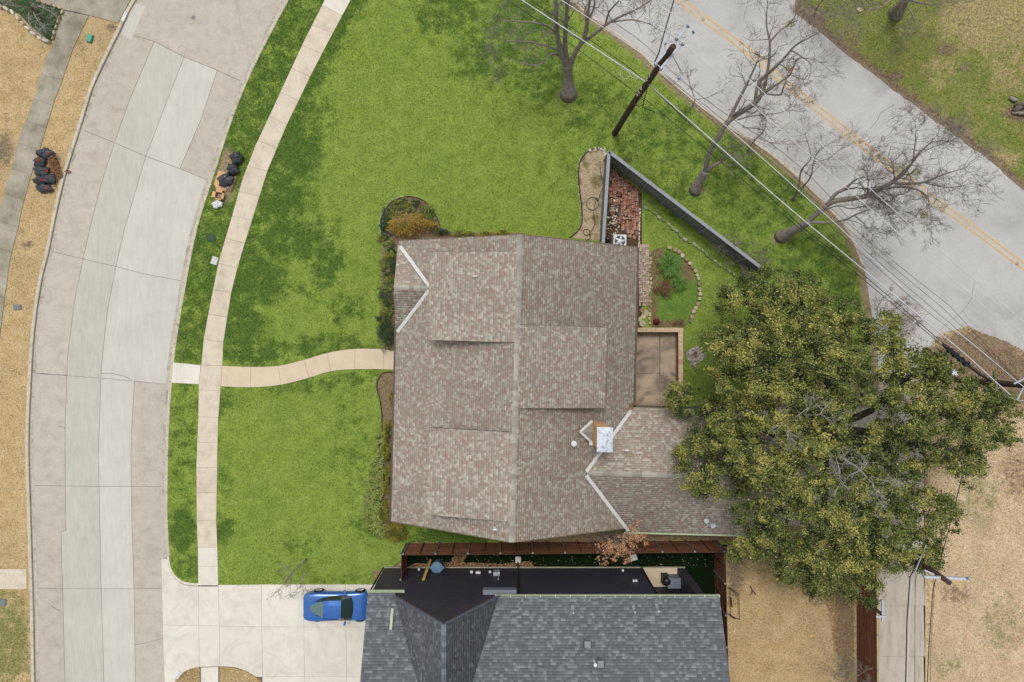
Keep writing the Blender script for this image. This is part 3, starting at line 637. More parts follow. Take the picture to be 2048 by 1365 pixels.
# cracks in the road, tar spots, small fixtures
def crack(pts, w=.7, z=-.053, name='road_crack'):
    o = strip(name, pts, -w / 2, w / 2, z - .006, z, M['crack']); return o
crack([(1742, 258), (1757, 238), (1762, 226), (1780, 215), (1790, 208)], 1.1)
crack([(1950, 803 - 240), (1944, 598), (1928, 622), (1905, 640), (1880, 662)], .7)
crack([(1925, 620), (1936, 636), (1950, 650), (1958, 655)], .6)
crack([(1955, 350), (1975, 372), (1992, 390), (2010, 402)], .9)
crack([(200, 747), (225, 748), (247, 753), (262, 761)], 1.2, -.094)
crack([(60, 743), (70, 747), (85, 749), (131, 751)], 1.6, -.093)
crack([(113, 855), (122, 854), (128, 857)], 1.2, -.094)
crack([(100, 1213), (110, 1220), (119, 1223)], 1.2, -.094)
crack([(323 - 55, 1291), (290, 1288), (306, 1284), (321, 1279)], 1., -.094)
def disc(name, c, r, z, h, mat, label, cat, n=20):
    p = P(c[0], c[1], 0); m = MB().lathe((p.x, p.y, z), [(r, 0), (r, h * .8), (r * .93, h), (r * .8, h), (r * .78, h * .8), (0.001, h * .8)], n)
    return tag(m.build(name, mat), label, cat)
disc('manhole_cover', (385, 34), .13, SP, .012, M['crack'], 'small round gray valve cover set in the street concrete', 'cover')
disc('manhole_cover', (422, 476), .27, 0, .06, M['dkgreen'], 'round dark green cover in the grass beside the sidewalk', 'cover')
def boxy(name, c, d, rz, z, mat, label, cat, lid=None):
    p = P(c[0], c[1], 0); m = MB().box((p.x, p.y, z + d[2] / 2), d, rz)
    t = thing(name, (p.x, p.y, z), label, cat); MB().box((p.x, p.y, z + d[2] * .4), (d[0], d[1], d[2] * .8), rz).build('box', mat, t)
    MB().box((p.x, p.y, z + d[2] * .9), (d[0] * .94, d[1] * .94, d[2] * .2), rz).box((p.x, p.y, z + d[2] * 1.01), (d[0] * .2, d[1] * .12, d[2] * .08), rz).build('lid', lid or mat, t)
    return t
boxy('meter_box', (430, 522), (.42, .52, .1), math.radians(-18), 0, M['concgrey'], 'pale gray meter box lid in the grass at the sidewalk edge', 'utility box')
boxy('utility_box', (181, 78), (.34, .5, .18), math.radians(-18), 0, M['boxgreen'], 'small green utility box in the dry verge near the driveway', 'utility box')
boxy('meter_box', (35, 615), (.5, .34, .06), math.radians(4), 0, M['greycover'], 'dark gray meter lid in the dry verge left of the street', 'utility box')
boxy('meter_box', (5, 1205), (.5, .4, .07), 0, 0, M['greycover'], 'dark meter lid in the dry verge below the short entry path', 'utility box')
boxy('kerb_plaque', (249, 34), (.22, .62, .025), math.radians(-24), .03, M['white'], 'white painted plate on the kerb beside the old driveway', 'plate')
t = boxy('kerb_plaque', (354, 1349), (.2, .62, .05), math.radians(-38), .035, M['white'], 'small white and blue plate on the curved kerb of the driveway island', 'plate')
rm = thing('road_reflector', P(1720, 285, -.05), 'round reflector mark between the yellow lines amid the bare trees', 'road marker')
for i, (c, l) in enumerate([((1720, 285), None), ((1406, 40), 'round reflector mark between the yellow lines by the pole top'), ((2034, 528), 'round reflector mark between the yellow lines at the right picture edge')]):
    q = rm if i == 0 else None
    if q is None:
        q = rm.copy(); sc.collection.objects.link(q); q['label'] = l; q.location = P(c[0], c[1], -.05); WL[q.name] = q.location.copy()
        for ch in rm.children:
            d = ch.copy(); sc.collection.objects.link(d); d.parent = q
    else:
        pp = P(c[0], c[1], -.05); MB().lathe((pp.x, pp.y, -.052), [(.1, 0), (.1, .008), (.06, .008), (.06, 0)], 14).build('ring', M['crack'], q); MB().lathe((pp.x, pp.y, -.052), [(.055, 0), (.04, .02)], 10).build('lens', M['yellow'], q)

# ================================================================ MAIN HOUSE
a_ = math.radians(1.54)
eX = Vector((math.cos(a_), -math.sin(a_) * 1, 0)); eY = Vector((math.sin(a_), math.cos(a_), 0))   # house axes (east, north)
# photo-plan corner of ridge north end in ground pixels -> world
R0 = Q(13.7, -181.5); 
def HP(u, v, z=0.): return R0 + eX * u + eY * (-v) + Vector((0, 0, z))      # u metres east of ridge, v metres south of the north gable
ZE, ZR = 2.8, 6.5; WW, WE, LH = 226 * S, 221.5 * S, 525 * S
hs_ = thing('house', HP(0, LH / 2, 0), 'tan brick house with brown and gray mottled shingle roof, raised roof boxes and chimney', 'house')
def mainz(u): return ZR - (ZR - ZE) * (abs(u) / (WW if u < 0 else WE))
def roofplane(parent, O, U, Vv, poly, holes=(), mat=None, tab=.165, exp=.142, under=True, name='shingles', lift=0.):
    """O origin on the eave line, U unit along the courses, Vv unit up the slope, poly in (u,v) metres"""
    N = U.cross(Vv).normalized(); 
    if N.z < 0: N = -N
    V = []; F = []; R = []
    def scan(poly, v):
        xs = []
        for i in range(len(poly)):
            x1, y1 = poly[i]; x2, y2 = poly[(i + 1) % len(poly)]
            if (y1 > v) != (y2 > v): xs.append(x1 + (x2 - x1) * (v - y1) / (y2 - y1))
        return sorted(xs)
    vmin = min(p[1] for p in poly); vmax = max(p[1] for p in poly); k = 0
    r_ = random.Random(int(abs(O.x * 91 + O.y * 37)) + 5)
    v = vmin
    while v < vmax - .02:
        e = min(exp, vmax - v); xs = scan(poly, v + e / 2)
        cuts = []
        for h_ in holes: cuts += [tuple(sorted(scan(h_, v + e / 2)))] if len(scan(h_, v + e / 2)) == 2 else []
        for a, b in zip(xs[::2], xs[1::2]):
            x = a - r_.random() * tab
            while x < b:
                wd = tab * r_.choice((.6, .75, .9, 1, 1.2)); x0 = max(x, a); x1 = min(x + wd, b); x += wd
                if x1 - x0 < .01 or any(c0 < (x0 + x1) / 2 < c1 for c0, c1 in cuts): continue
                th = .008 + lift + r_.choice((0, .004)); o = len(V)
                for (q, s_, t_) in ((x0, v - .01, 0), (x1, v - .01, 0), (x0, v - .01, th), (x1, v - .01, th), (x1, v + e, .004 + lift), (x0, v + e, .004 + lift)):
                    V.append(O + U * q + Vv * s_ + N * t_)
                c = r_.random() * .999
                F += [(o, o + 1, o + 3, o + 2), (o + 2, o + 3, o + 4, o + 5)]; R += [c, c]
        v += exp
    o = np_mesh(name, np.array([tuple(p) for p in V]), np.array(F), R, mat, parent, W(parent)); o['kind'] = 'stuff'
    m = MB(); pts = [O + U * p[0] + Vv * p[1] for p in poly]; n = len(pts)
    m.add(pts + [p - N * .1 for p in pts], [tuple(range(n)), tuple(range(2 * n - 1, n - 1, -1))] + [(i, n + i, n + (i + 1) % n, (i + 1) % n) for i in range(n)])
    if under: m.build('roof_deck', M['underlay'], parent)
    return o
def capline(parent, A, B, side, mat, wid=.145, L=.29, name='ridge_cap'):
    A = Vector(A); B = Vector(B); d = (B - A); n = max(1, round(d.length / L)); L = d.length / n; X = d.normalized(); Y = Vector((0, 0, 1)).cross(X).normalized()
    me = None
    pitch = side
    rz = math.atan2(X.y, X.x); ry = -math.asin(X.z)
    for i in range(n):
        if me is None:
            m = MB(); vs = []
            for x, t in ((-.02, .022), (L, .008)):
                for y, z in ((-wid, -wid * pitch), (0, 0), (wid, -wid * pitch)): vs.append((x, y, z + t + .012)); vs.append((x, y, z + .002))
            m.add(vs, [(0, 6, 8, 2), (2, 8, 10, 4), (0, 2, 3, 1), (2, 4, 5, 3), (0, 1, 7, 6), (4, 10, 11, 5), (6, 7, 9, 8), (8, 9, 11, 10)])
            p = A + X * (i * L)
            o = m.build(name, mat, parent, org=(0, 0, 0)); me = o.data; o.location = p - W(parent); o.rotation_euler = (0, ry, rz)
        else:
            p = A + X * (i * L); piece(name, me, parent, p, rot=(0, ry, rz))
# walls of the main body
def wallbox(parent, poly, z0, z1, mat, name='wall'):
    return MB().prism(poly, z0, z1).build(name, mat, parent)
iw, ie = -(WW - .45), (WE - .45)
wl_ = MB(); 
wl_.prism([HP(iw, .35), HP(ie, .35), HP(ie, LH - .35), HP(iw, LH - .35)], -.1, 2.75)
for v in (.35, LH - .35 - .2):     # gable walls
    pts = [HP(iw, v, 2.75), HP(ie, v, 2.75), HP(ie, v, mainz(ie) - .12), HP(0, v, ZR - .12), HP(iw, v, mainz(iw) - .12)]
    q = [p + eY * -.2 for p in pts]
    wl_.add(pts + q, [(0, 1, 2, 3, 4), (9, 8, 7, 6, 5)] + [(i, 5 + i, 5 + (i + 1) % 5, (i + 1) % 5) for i in range(5)])
wl_.build('wall', M['brickwall'], hs_)
for u, v, ax in ((iw - .02, 3, 0), (iw - .02, 10.5, 0), (iw - .02, 14, 0), (ie + .02, 2.5, 0), (ie + .02, 6.5, 0)):
    c = HP(u, v, 1.5); w_ = MB().box(c, (.08, 1.6, 1.3), -a_).build('window', M['white'], hs_)
    MB().box(c + eX * (.03 if u > 0 else -.03), (.06, 1.4, 1.1), -a_).build('pane', M['glass'], w_)
sw = math.hypot(WW, ZR - ZE); se = math.hypot(WE, ZR - ZE)
Vw = (HP(0, 0, ZR) - HP(-WW, 0, ZE)).normalized(); Ve = (HP(0, 0, ZR) - HP(WE, 0, ZE)).normalized()
# cross gable on the west slope
cg_v0, cg_v1 = (490 + 0 - 483) * .937 * S + .05, (665 - 483) * .937 * S
cgm = (cg_v0 + cg_v1) / 2; cgz = 3.84; cgu = -(ZR - cgz) / (ZR - ZE) * WW; cg_s = sw * (cgz - ZE) / (ZR - ZE)
roofplane(hs_, HP(-WW, 0, ZE), -eY, Vw, [(0, 0), (LH, 0), (LH, sw), (0, sw)], [[(cg_v0, 0), (cgm, cg_s), (cg_v1, 0)]], M['sh_tan'])
# right wing
wz = 4.3; wu0 = WE * (ZR - wz) / (ZR - ZE)
wvN = (808 - 682.5) * .937 * S + 181.5 * S - .0; wvS = wvN + 232 * S; wvm = (wvN + wvS) / 2; wuE = (1545 - 1024) * .937 * S - R0.x
w_s = se * (wz - ZE) / (ZR - ZE)
roofplane(hs_, HP(WE, 0, ZE), -eY, Ve, [(0, 0), (LH, 0), (LH, se), (0, se)], [[(wvN + .2, 0), (wvm + .2, w_s), (wvS + .2, 0)]], M['sh_tan'])
ws = math.hypot((wvS - wvN) / 2, wz - ZE)
Vn = (HP(0, wvm, wz) - HP(0, wvN, ZE)).normalized(); Vs = (HP(0, wvm, wz) - HP(0, wvS, ZE)).normalized()
roofplane(hs_, HP(0, wvN + .05, ZE), eX, Vn, [(WE, 0), (wuE, 0), (wuE, ws), (wu0, ws)], (), M['sh_tan'], lift=.01)
roofplane(hs_, HP(0, wvS + .05, ZE), eX, Vs, [(WE, 0), (wuE, 0), (wuE, ws), (wu0, ws)], (), M['sh_tan'], lift=.01)
wb = MB(); wb.prism([HP(WE - .6, wvN + .4), HP(wuE - .3, wvN + .4), HP(wuE - .3, wvS - .3), HP(WE - .6, wvS - .3)], -.1, 2.75)
pts = [HP(wuE - .5, wvN + .4, 2.75), HP(wuE - .5, wvS - .3, 2.75), HP(wuE - .5, wvm, wz - .12)]; q = [p + eX * .2 for p in pts]
wb.add(pts + q, [(0, 1, 2), (5, 4, 3)] + [(i, 3 + i, 3 + (i + 1) % 3, (i + 1) % 3) for i in range(3)]); wb.build('wall', M['brickwall'], hs_)
# cross gable planes
hg = (cg_v1 - cg_v0) / 2; gs = math.hypot(hg, cgz - ZE); Va = (HP(0, cgm, cgz) - HP(0, cg_v0, ZE)).normalized(); Vb = (HP(0, cgm, cgz) - HP(0, cg_v1, ZE)).normalized()
roofplane(hs_, HP(0, cg_v0, ZE), eX, Va, [(-WW - .04, 0), (-WW, 0), (cgu, gs), (-WW - .04, gs)], (), M['sh_tan'], lift=.01)
roofplane(hs_, HP(0, cg_v1, ZE), eX, Vb, [(-WW - .04, 0), (-WW, 0), (cgu, gs), (-WW - .04, gs)], (), M['sh_tan'], lift=.01)
p3 = [HP(-WW - .02, cg_v0, ZE - .1), HP(-WW - .02, cg_v1, ZE - .1), HP(-WW - .02, cgm, cgz - .1)]
MB().add(p3 + [p + eX * .15 for p in p3], [(0, 1, 2), (5, 4, 3)] + [(i, 3 + i, 3 + (i + 1) % 3, (i + 1) % 3) for i in range(3)]).build('gable_wall', M['siding'], hs_)
# ridge caps
capline(hs_, HP(0, .0, ZR + .015), HP(0, LH, ZR + .015), .5, M['cap'])
capline(hs_, HP(wu0 + .1, wvm + .05, wz + .03), HP(wuE, wvm + .05, wz + .03), .4, M['cap'])
capline(hs_, HP(-WW, cgm, cgz + .025), HP(cgu, cgm, cgz + .025), .4, M['cap'], .14)
def flash(A, B, wd=.2):
    MB().bar(A, B, wd, .02).bar(Vector(A) + Vector((0, 0, .008)), Vector(B) + Vector((0, 0, .008)), .02, .03).build('valley_flashing', M['flash'], hs_)
up = Vector((0, 0, .05))
flash(HP(-WW + .12, cg_v0 + .08, ZE + .06) + up, HP(cgu, cgm - .12, cgz + .02) + up); flash(HP(cgu, cgm + .12, cgz + .02) + up, HP(-WW + .08, cg_v1, ZE + .06) + up)
flash(HP(WE - .1, wvN + .15, ZE + .08) + up, HP(wu0, wvm - .05, wz + .02) + up); flash(HP(wu0, wvm + .18, wz + .02) + up, HP(WE - .1, wvS, ZE + .05) + up)
# raised shed roofs
def dormer(u1, v0, v1, zd):
    sg = -1 if u1 < 0 else 1
    E = HP(u1, v1 if sg < 0 else v0, zd); Vd = (HP(0, 0, ZR) - HP(u1, 0, zd)).normalized(); L = math.hypot(u1, ZR - zd)
    roofplane(hs_, HP(u1, v0, zd), -eY, Vd, [(0, 0), (v1 - v0, 0), (v1 - v0, L - .1), (0, L - .1)], (), M['sh_tan'], lift=.02)
    ui = u1 - sg * .25; m = MB()
    for v in (v0 + .12, v1 - .24):
        pts = [HP(ui, v, mainz(ui) - .1), HP(sg * .1, v, ZR - .15), HP(ui, v, ZR - (ZR - zd) * ui / u1 - .08)]; q = [p + eY * -.12 for p in pts]
        m.add(pts + q, [(0, 1, 2), (5, 4, 3)] + [(i, 3 + i, 3 + (i + 1) % 3, (i + 1) % 3) for i in range(3)])
    m.prism([HP(ui, v0 + .12), HP(ui - sg * .1, v0 + .12), HP(ui - sg * .1, v1 - .12), HP(ui, v1 - .12)], mainz(ui) - .2, zd - .02)
    m.build('dormer_wall', M['siding'], hs_)
    MB().bar(HP(u1, v0, zd - .06), HP(u1, v1, zd - .06), .03, .13).bar(HP(u1, v0, zd - .05), HP(sg * .1, v0, ZR - .07), .03, .11).bar(HP(u1, v1, zd - .05), HP(sg * .1, v1, ZR - .07), .03, .11).build('dormer_trim', M['gutter_dark'], hs_)
fy = lambda y, z: (y - 682.5) * (H - z) / H * S
v0_ = -181.5 * S
dormer(-157 * S, fy(509, 5.3) - v0_ - .0, fy(681, 5.9) - v0_ + .12, 5.3)
dormer(-150 * S, fy(856, 5.6) - v0_ + .15, fy(1032, 5.5) - v0_ + .1, 5.4)
dormer(159 * S, fy(652, 5.9) - v0_ - .05, fy(816, 5.0) - v0_ - .12, 5.0)
# gutters and rake trim
def gutter(A, B, mat, wd=.1):
    MB().bar(Vector(A) + Vector((0, 0, -.05)), Vector(B) + Vector((0, 0, -.05)), wd, .1).build('gutter', mat, hs_)
gutter(HP(-WW - .07, 0, ZE), HP(-WW - .07, LH, ZE), M['gutter_dark']); gutter(HP(WE + .07, 0, ZE), HP(WE + .07, wvN, ZE), M['gutter_dark'])
gutter(HP(WE, wvN - .05, ZE), HP(wuE, wvN - .05, ZE), M['gutter_dark'], .12); gutter(HP(WE - .3, wvS + .13, ZE), HP(wuE, wvS + .13, ZE), M['gutter_pale'], .1)
for v in (-.02, LH + .02):
    MB().bar(HP(-WW, v, ZE - .05), HP(0, v, ZR - .05), .04, .14).bar(HP(0, v, ZR - .05), HP(WE, v, ZE - .05), .04, .14).build('rake_trim', M['siding'], hs_)
# chimney with cricket
ch = P(1210, 880, 7.1); cm = MB(); cm.box((ch.x, ch.y, 5.2), (.74, 1.2, 3.6), -a_).build('chimney_chase', M['chase'], hs_)
cc = MB(); cc.box((ch.x, ch.y, 7.03), (.86, 1.36, .08), -a_)
z7 = 7.07; x0, x1, y0, y1 = ch.x - .43, ch.x + .43, ch.y - .68, ch.y + .68
cc.add([(x0, y0, z7), (x1, y0, z7), (x1, y1, z7), (x0, y1, z7), (ch.x, ch.y - .3, z7 + .13), (ch.x, ch.y + .3, z7 + .13)], [(0, 1, 4), (1, 2, 5, 4), (2, 3, 5), (3, 0, 4, 5)])
cc.build('chimney_cap', M['capmetal'], hs_)
pa, pb, pc, pd = P(1184, 842, 4.46), P(1160, 864, 4.86), P(1186, 887, 4.46), P(1196, 864, 4.86)
MB().add([pa, pb, pc, pd], [(0, 1, 3), (1, 2, 3)]).build('cricket', M['cap'], hs_)
for a, b in ((pa, pb), (pb, pc)): MB().bar(a + Vector((0, 0, .04)), b + Vector((0, 0, .04)), .14, .03).build('cricket_flashing', M['flash'], hs_)
MB().box(P(1183, 887, 4.5), (.26, .22, .1)).build('cricket_flashing', M['flash'], hs_)
def vent(c, z, r, h, label, mat=None, parent=hs_, name='roof_vent', tee=False):
    p = P(c[0], c[1], z + h); m = MB().box((p.x, p.y, z + .01), (r * 3, r * 3, .02)).lathe((p.x, p.y, z), [(r, 0), (r, h)], 12)
    if tee: m.tube([(p.x - .12, p.y, z + h), (p.x + .12, p.y, z + h)], r * .9, 8)
    o = m.build(name, mat or M['white'], parent); o['label'] = label; return o
vent((950, 553), 5.9, .05, .22, 'small white pipe vent on a raised roof', tee=True)
vent((1254, 902), 3.9, .05, .22, 'white tee vent right of the chimney', tee=True)
vent((990, 1060), 6.0, .05, .2, 'white pipe vent near the south rake', tee=True)
p = P(1148, 888, 5.1); m = MB().lathe((p.x, p.y, 4.6), [(.09, 0), (.09, .4), (.17, .42), (.17, .5), (.05, .55)], 14); m.build('roof_vent', M['white'], hs_)['label'] = 'round white capped vent left of the chimney'
vent((1356, 1063), 2.7, .05, .15, 'small white vent at the wing gutter')
# satellite mount on the wing roof
t = thing('antenna', P(1412, 1048, 3.0), 'gray tripod antenna on the wing roof near the oak branches', 'antenna')
a, b = P(1412, 1042, 3.5), P(1430, 1052, 3.1)
MB().tube([P(1425, 1051, 3.0), P(1418, 1047, 3.25), a], .03, 8).build('mast', M['metal'], t)
MB().lathe((a.x, a.y, a.z), [(.02, -.02), (.12, .02), (.15, .08)], 14).build('dish', M['metal'], t)
for q in ((1404, 1060), (1432, 1060), (1458, 1057)): MB().tube([P(1420, 1048, 3.2), P(q[0], q[1], 3.0)], .02, 6).build('leg', M['metal'], t)
MB().box(P(1426, 1052, 3.12), (.3, .22, .12), .4).build('mount', M['metal'], t)
# ================================================================ NEIGHBOUR HOUSE
nh = thing('house', Q(60, 560, 0), 'black brick house with slate gray shingle roof at the bottom picture edge', 'house')
EZ = 5.05
roofV = Vector((0, -2, 1)).normalized()     # up slope goes south: 6 in 12
def NP(gx, gy, z): return Q(gx, gy, z)
ey = 512 * .886
xw, xe = -256, 368
L_ = 13.0
# main roof west of gable, east part; one plane with gable cut-out
O = NP(0, 455, EZ)
k = math.hypot(2, 1) / 2
gx0, gx1, gxm = -208, -25, -109; gz = 8.97
gl = (gz - EZ) / .5     # plan length where the gable ridge meets the main roof
holeN = [(gx0 * S, -.2), (gx0 * S, 0), (gxm * S, gl * k), (gx1 * S, 0), (gx1 * S, -.2)]
roofplane(nh, NP(0, 455, EZ), Vector((1, 0, 0)), roofV, [(xw * S, -.28), (gx0 * S, -.28), (gxm * S, gl * k), (gxm * S, L_), (xw * S, L_)], (), M['sh_gray'], tab=.22, exp=.15)
roofplane(nh, NP(0, 455, EZ), Vector((1, 0, 0)), roofV, [(gx1 * S, -.08), (xe * S, -.08), (xe * S, L_), (gxm * S, L_), (gxm * S, gl * k)], (), M['sh_gray'], tab=.22, exp=.15)
gs_ = math.hypot((gxm - gx0) * S, gz - EZ)
for gx, sg in ((gx0, 1), (gx1, -1)):
    Vg = (NP(gxm, 0, gz) - NP(gx, 0, EZ)).normalized(); hL = (NP(gxm, 0, gz) - NP(gx, 0, EZ)).length
    roofplane(nh, NP(gx, 452, EZ), Vector((0, -1, 0)), Vg, [(0, 0), (.1, 0), (gl + .1, hL), (0, hL)], (), M['sh_gray'], tab=.22, exp=.15, lift=.01)
capline(nh, NP(gxm, 453, gz + .02), NP(gxm, 453 + gl / S, gz + .02), .9, M['cap_gray'], .13)
wy = 453
nb = MB()
nb.prism([NP(xw + 2, wy, 0), NP(259, wy, 0), NP(259, wy + 600, 0), NP(xw + 2, wy + 600, 0)], -.1, EZ - .08)
nb.prism([NP(259, wy + 38, 0), NP(345, wy + 38, 0), NP(345, wy + 600, 0), NP(259, wy + 600, 0)], -.1, EZ - .08)
nb.prism([NP(330, wy, 0), NP(345, wy, 0), NP(345, wy + 38, 0), NP(330, wy + 38, 0)], -.1, EZ - .08)
nb.build('wall', M['blackbrick'], nh)
gw = [NP(gx0 + 2, wy, EZ - .1), NP(gx1 - 2, wy, EZ - .1), NP(gxm, wy, gz - .1)]; q = [p + Vector((0, -.2, 0)) for p in gw]
MB().add(gw + q, [(2, 1, 0), (3, 4, 5)] + [((i + 1) % 3, 3 + (i + 1) % 3, 3 + i, i) for i in range(3)]).build('gable_wall', M['blackbrick'], nh)
MB().bar(NP(gx0 - 3, wy - 1, EZ - .02), NP(gxm, wy - 1, gz - .0), .05, .14).bar(NP(gxm, wy - 1, gz), NP(gx1 + 3, wy - 1, EZ - .02), .05, .14).build('rake_trim', M['cap_gray'], nh)
MB().prism([NP(xw, wy - 2.2, 0), NP(345, wy - 2.2, 0), NP(345, wy - .2, 0), NP(xw, wy - .2, 0)], -.1, .12).build('foundation', M['oldwalk'], nh)
MB().prism([NP(259, wy - .2, 0), NP(330, wy - .2, 0), NP(330, wy + 38, 0), NP(259, wy + 38, 0)], -.1, .06).build('patio_floor', M['cream'], nh)
def ngut(x0, x1, y, z=EZ, vertical=False, mat=None):
    m = MB(); A = NP(x0, y, z - .04); B = NP(x1, y, z - .04)
    m.bar(A + Vector((0, .06, 0)), B + Vector((0, .06, 0)), .02, .12).bar(A + Vector((0, -.06, 0)), B + Vector((0, -.06, 0)), .02, .12).bar(A + Vector((0, 0, -.05)), B + Vector((0, 0, -.05)), .12, .02)
    o = m.build('gutter', M['gutter_pale'], nh)
    n = max(2, int(abs(x1 - x0) / 26))
    for i in range(n + 1):
        p = A.lerp(B, i / n); MB().box((p.x, p.y, p.z + .05), (.03, .17, .02)).build('gutter_strap', M['white'], nh)
ngut(xw, gx0 + 16, 445, EZ - .1); ngut(gx1 - 4, xe, 452)
A = NP(-210, 470, EZ + .35); B = NP(-210, 500, EZ + .9)
MB().bar(A, B, .15, .08).build('gutter', M['gutter_pale'], nh)
for x0, y0, x1, y1, z1 in ((12, 438, 12, 451, EZ - .1), (258, 448, 258.5, 451.5, EZ - .1), (-257, 452, -257, 452.5, EZ - .1)):
    MB().tube([NP(x0, y0, .1), NP(x1, y1, .5), NP(x1, y1, z1)], .05, 6).build('downspout', M['black'], nh)
MB().box(NP(12, 436, .12), (.34, .4, .16)).build('downspout_outlet', M['concgrey'], nh)
MB().bar(NP(-52, 449, 4.75), NP(8, 449, 4.75), .3, .06).bar(NP(-52, 450, 4.4), NP(8, 450, 4.4), .22, .5).build('awning', M['greycover'], nh)
for x, z, sx, sz in ((-184, .5, .12, .12), (-79, 1., .16, .16), (-66, 1.1, .3, .2), (-43, 1., .14, .1), (218, .7, .12, .12), (229, 2.6, .1, .1), (234, 2.6, .1, .1)):
    MB().box(NP(x, wy, z) + Vector((0, .06, 0)), (sx, .14, sz)).build('wall_vent', M['white'], nh)
um = MB().box(NP(-30, wy, 1.35) + Vector((0, .12, 0)), (.4, .22, .5)).box(NP(-26, wy, 2.) + Vector((0, .1, 0)), (.06, .06, 1.)).lathe(tuple(NP(-30, wy, 1.62) + Vector((0, .14, 0))), [(.1, 0), (.1, .1), (.05, .14)], 12)
um.build('electric_meter', M['metal'], nh)
for c, r_ in (((1147, 1226), .09), ((1270, 1225), .05), ((1317, 1223), .05)):
    z = EZ + .9; p = P(c[0], c[1], z + .35)
    m = MB().box((p.x, p.y + .1, z - .12), (.18, .26, .03), M=Matrix.Rotation(-math.atan(.5), 3, 'X'), mi=1).lathe((p.x, p.y, z - .1), [(.05, 0), (.05, .5)], 10)
    m.build('roof_pipe', [M['metal'], M['greycover']], nh)
for c, z in (((1175, 1289), EZ + 1.62), ((1201, 1328), EZ + 2.1)):
    p = P(c[0], c[1], z + .1); R = Matrix.Rotation(-math.atan(.5) * -1, 3, 'X')
    b_ = MB().box((p.x, p.y, z + .05), (.44, .44, .16), M=Matrix.Rotation(-math.atan(.5), 3, 'X')).build('box_vent', M['crack_dark'], nh)
    MB().box((p.x, p.y, z + .16), (.34, .34, .05), M=Matrix.Rotation(-math.atan(.5), 3, 'X')).build('vent_lid', M['greycover'], b_)
p = P(1190, 1328, EZ + 2.3); MB().lathe((p.x, p.y, EZ + 1.9), [(.06, 0), (.06, .5), (.1, .5), (.1, .58)], 10).build('roof_pipe', M['white'], nh)
p = P(800, 1206, 5.4); MB().box((p.x, p.y, 5.35), (.1, .1, .1)).build('roof_light', M['white'], nh)
# things in the side yard
t = thing('barrel', Q(-147, 447, 0), 'blue gray round plastic bin between the board fence and the black wall', 'bin')
c = Q(-147, 444, 0)
MB().lathe((c.x, c.y, 0), [(.27, 0), (.3, .1), (.35, .9)], 20).build('body', M['bluebin'], t)
MB().lathe((c.x, c.y, .9), [(.37, 0), (.37, .05), (.3, .08), (.28, .06), (.001, .1)], 20).box((c.x - .4, c.y, .9), (.1, .16, .05)).box((c.x + .4, c.y, .9), (.1, .16, .05)).build('lid', M['bluebin'], t)
tag(MB().bar(Q(-163, 437, .05), Q(-168, 452.5, 2.4), .16, .05).build('lumber_plank', M['lumber']), 'yellow plank leaning on the black brick wall beside the round bin', 'plank')
tag(MB().box(Q(243, 432, .05), (.42, .4, .1), .25).build('stepping_block', M['concgrey']), 'pale square block lying on the dark turf under the brown-leaved oak', 'block')
t = thing('grill', Q(303, 471, .06), 'black covered grill on the small rear patio of the dark house', 'grill')
c = Q(303, 471, 0); MB().box((c.x, c.y, .5), (.4, .6, .7), taper=.9).build('body', M['black'], t)
MB().lathe((c.x, c.y - .0, .85), [(.27, 0), (.27, .1), (.2, .22), (.05, .28)], 16).build('lid', M['black'], t)
MB().tube([(c.x + .2, c.y - .3, .7), (c.x + .4, c.y - .45, .5), (c.x + .5, c.y - .55, .1)], .03, 6).build('tube', M['white'], t)
t = thing('air_conditioner', Q(329, 474, .06), 'gray boxy cabinet beside the black grill on the rear patio', 'air conditioner')
c = Q(317, 474, 0); m = MB().box((c.x + .05, c.y, .55), (.86, .62, .8)); m.build('housing', M['greycover'], t)
MB().box((c.x + .05, c.y, .97), (.9, .66, .05)).box((c.x - .28, c.y + .33, .9), (.2, .06, .05)).build('top_cover', M['greycover'], t)

# ================================================================ FENCES
def boardfence(label, A, B, hgt, post_side, nbay, group=None, nb=12, fl=None):
    """horizontal boards between posts; A, B ground points"""
    A = Vector(A); B = Vector(B); D = B - A; X = D.normalized(); N = Vector((-X.y, X.x, 0)) * post_side; rz = math.atan2(X.y, X.x)
    t = thing('board_fence', (A + B) / 2, label, 'fence', group); L = D.length / nbay; me = None; mp = None; bh = hgt / nb
    for i in range(nbay):
        c = A + X * (L * (i + .5))
        for j in range(nb):
            loc = c + Vector((0, 0, .06 + bh * (j + .5) * .97)) + N * rng.uniform(-.006, .006)
            if me is None:
                o = MB().box((0, 0, 0), (L - .02, .03, bh * .9)).build('board', M['fencewood'], t, org=(0, 0, 0)); me = o.data; o.location = loc - W(t); o.rotation_euler = (0, 0, rz)
            else: piece('board', me, t, loc, rz)
    for i in range(nbay * 2 + 1):
        p = A + X * (L / 2 * i) + N * .06; big = i % 2 == 0
        MB().box(p + Vector((0, 0, hgt / 2)), (.07 if big else .05, .07 if big else .04, hgt), rz).build('post' if big else 'batten', M['steel'] if big else M['fencewood_dk'], t)
        if big: MB().box(p + Vector((0, 0, hgt + .03)), (.1, .1, .05), rz).build('post_cap', M['steel'], t)
    MB().bar(A + Vector((0, 0, hgt + .02)), B + Vector((0, 0, hgt + .02)), .05, .04).build('top_rail', M['fencewood_dk'], t)
    return t
FY = 404
boardfence('long red brown board fence between the tan house and the black house', Q(-206, FY + .5), Q(407, FY - 5), 2.4, 1, 10)
boardfence('short red brown board fence returning to the black house wall', Q(-209, FY), Q(-209, wy - 2), 2.4, -1, 1)
boardfence('red brown board fence at the right end of the dark turf yard', Q(403, FY - 6), Q(412, 760), 2.4, -1, 6, nb=11)
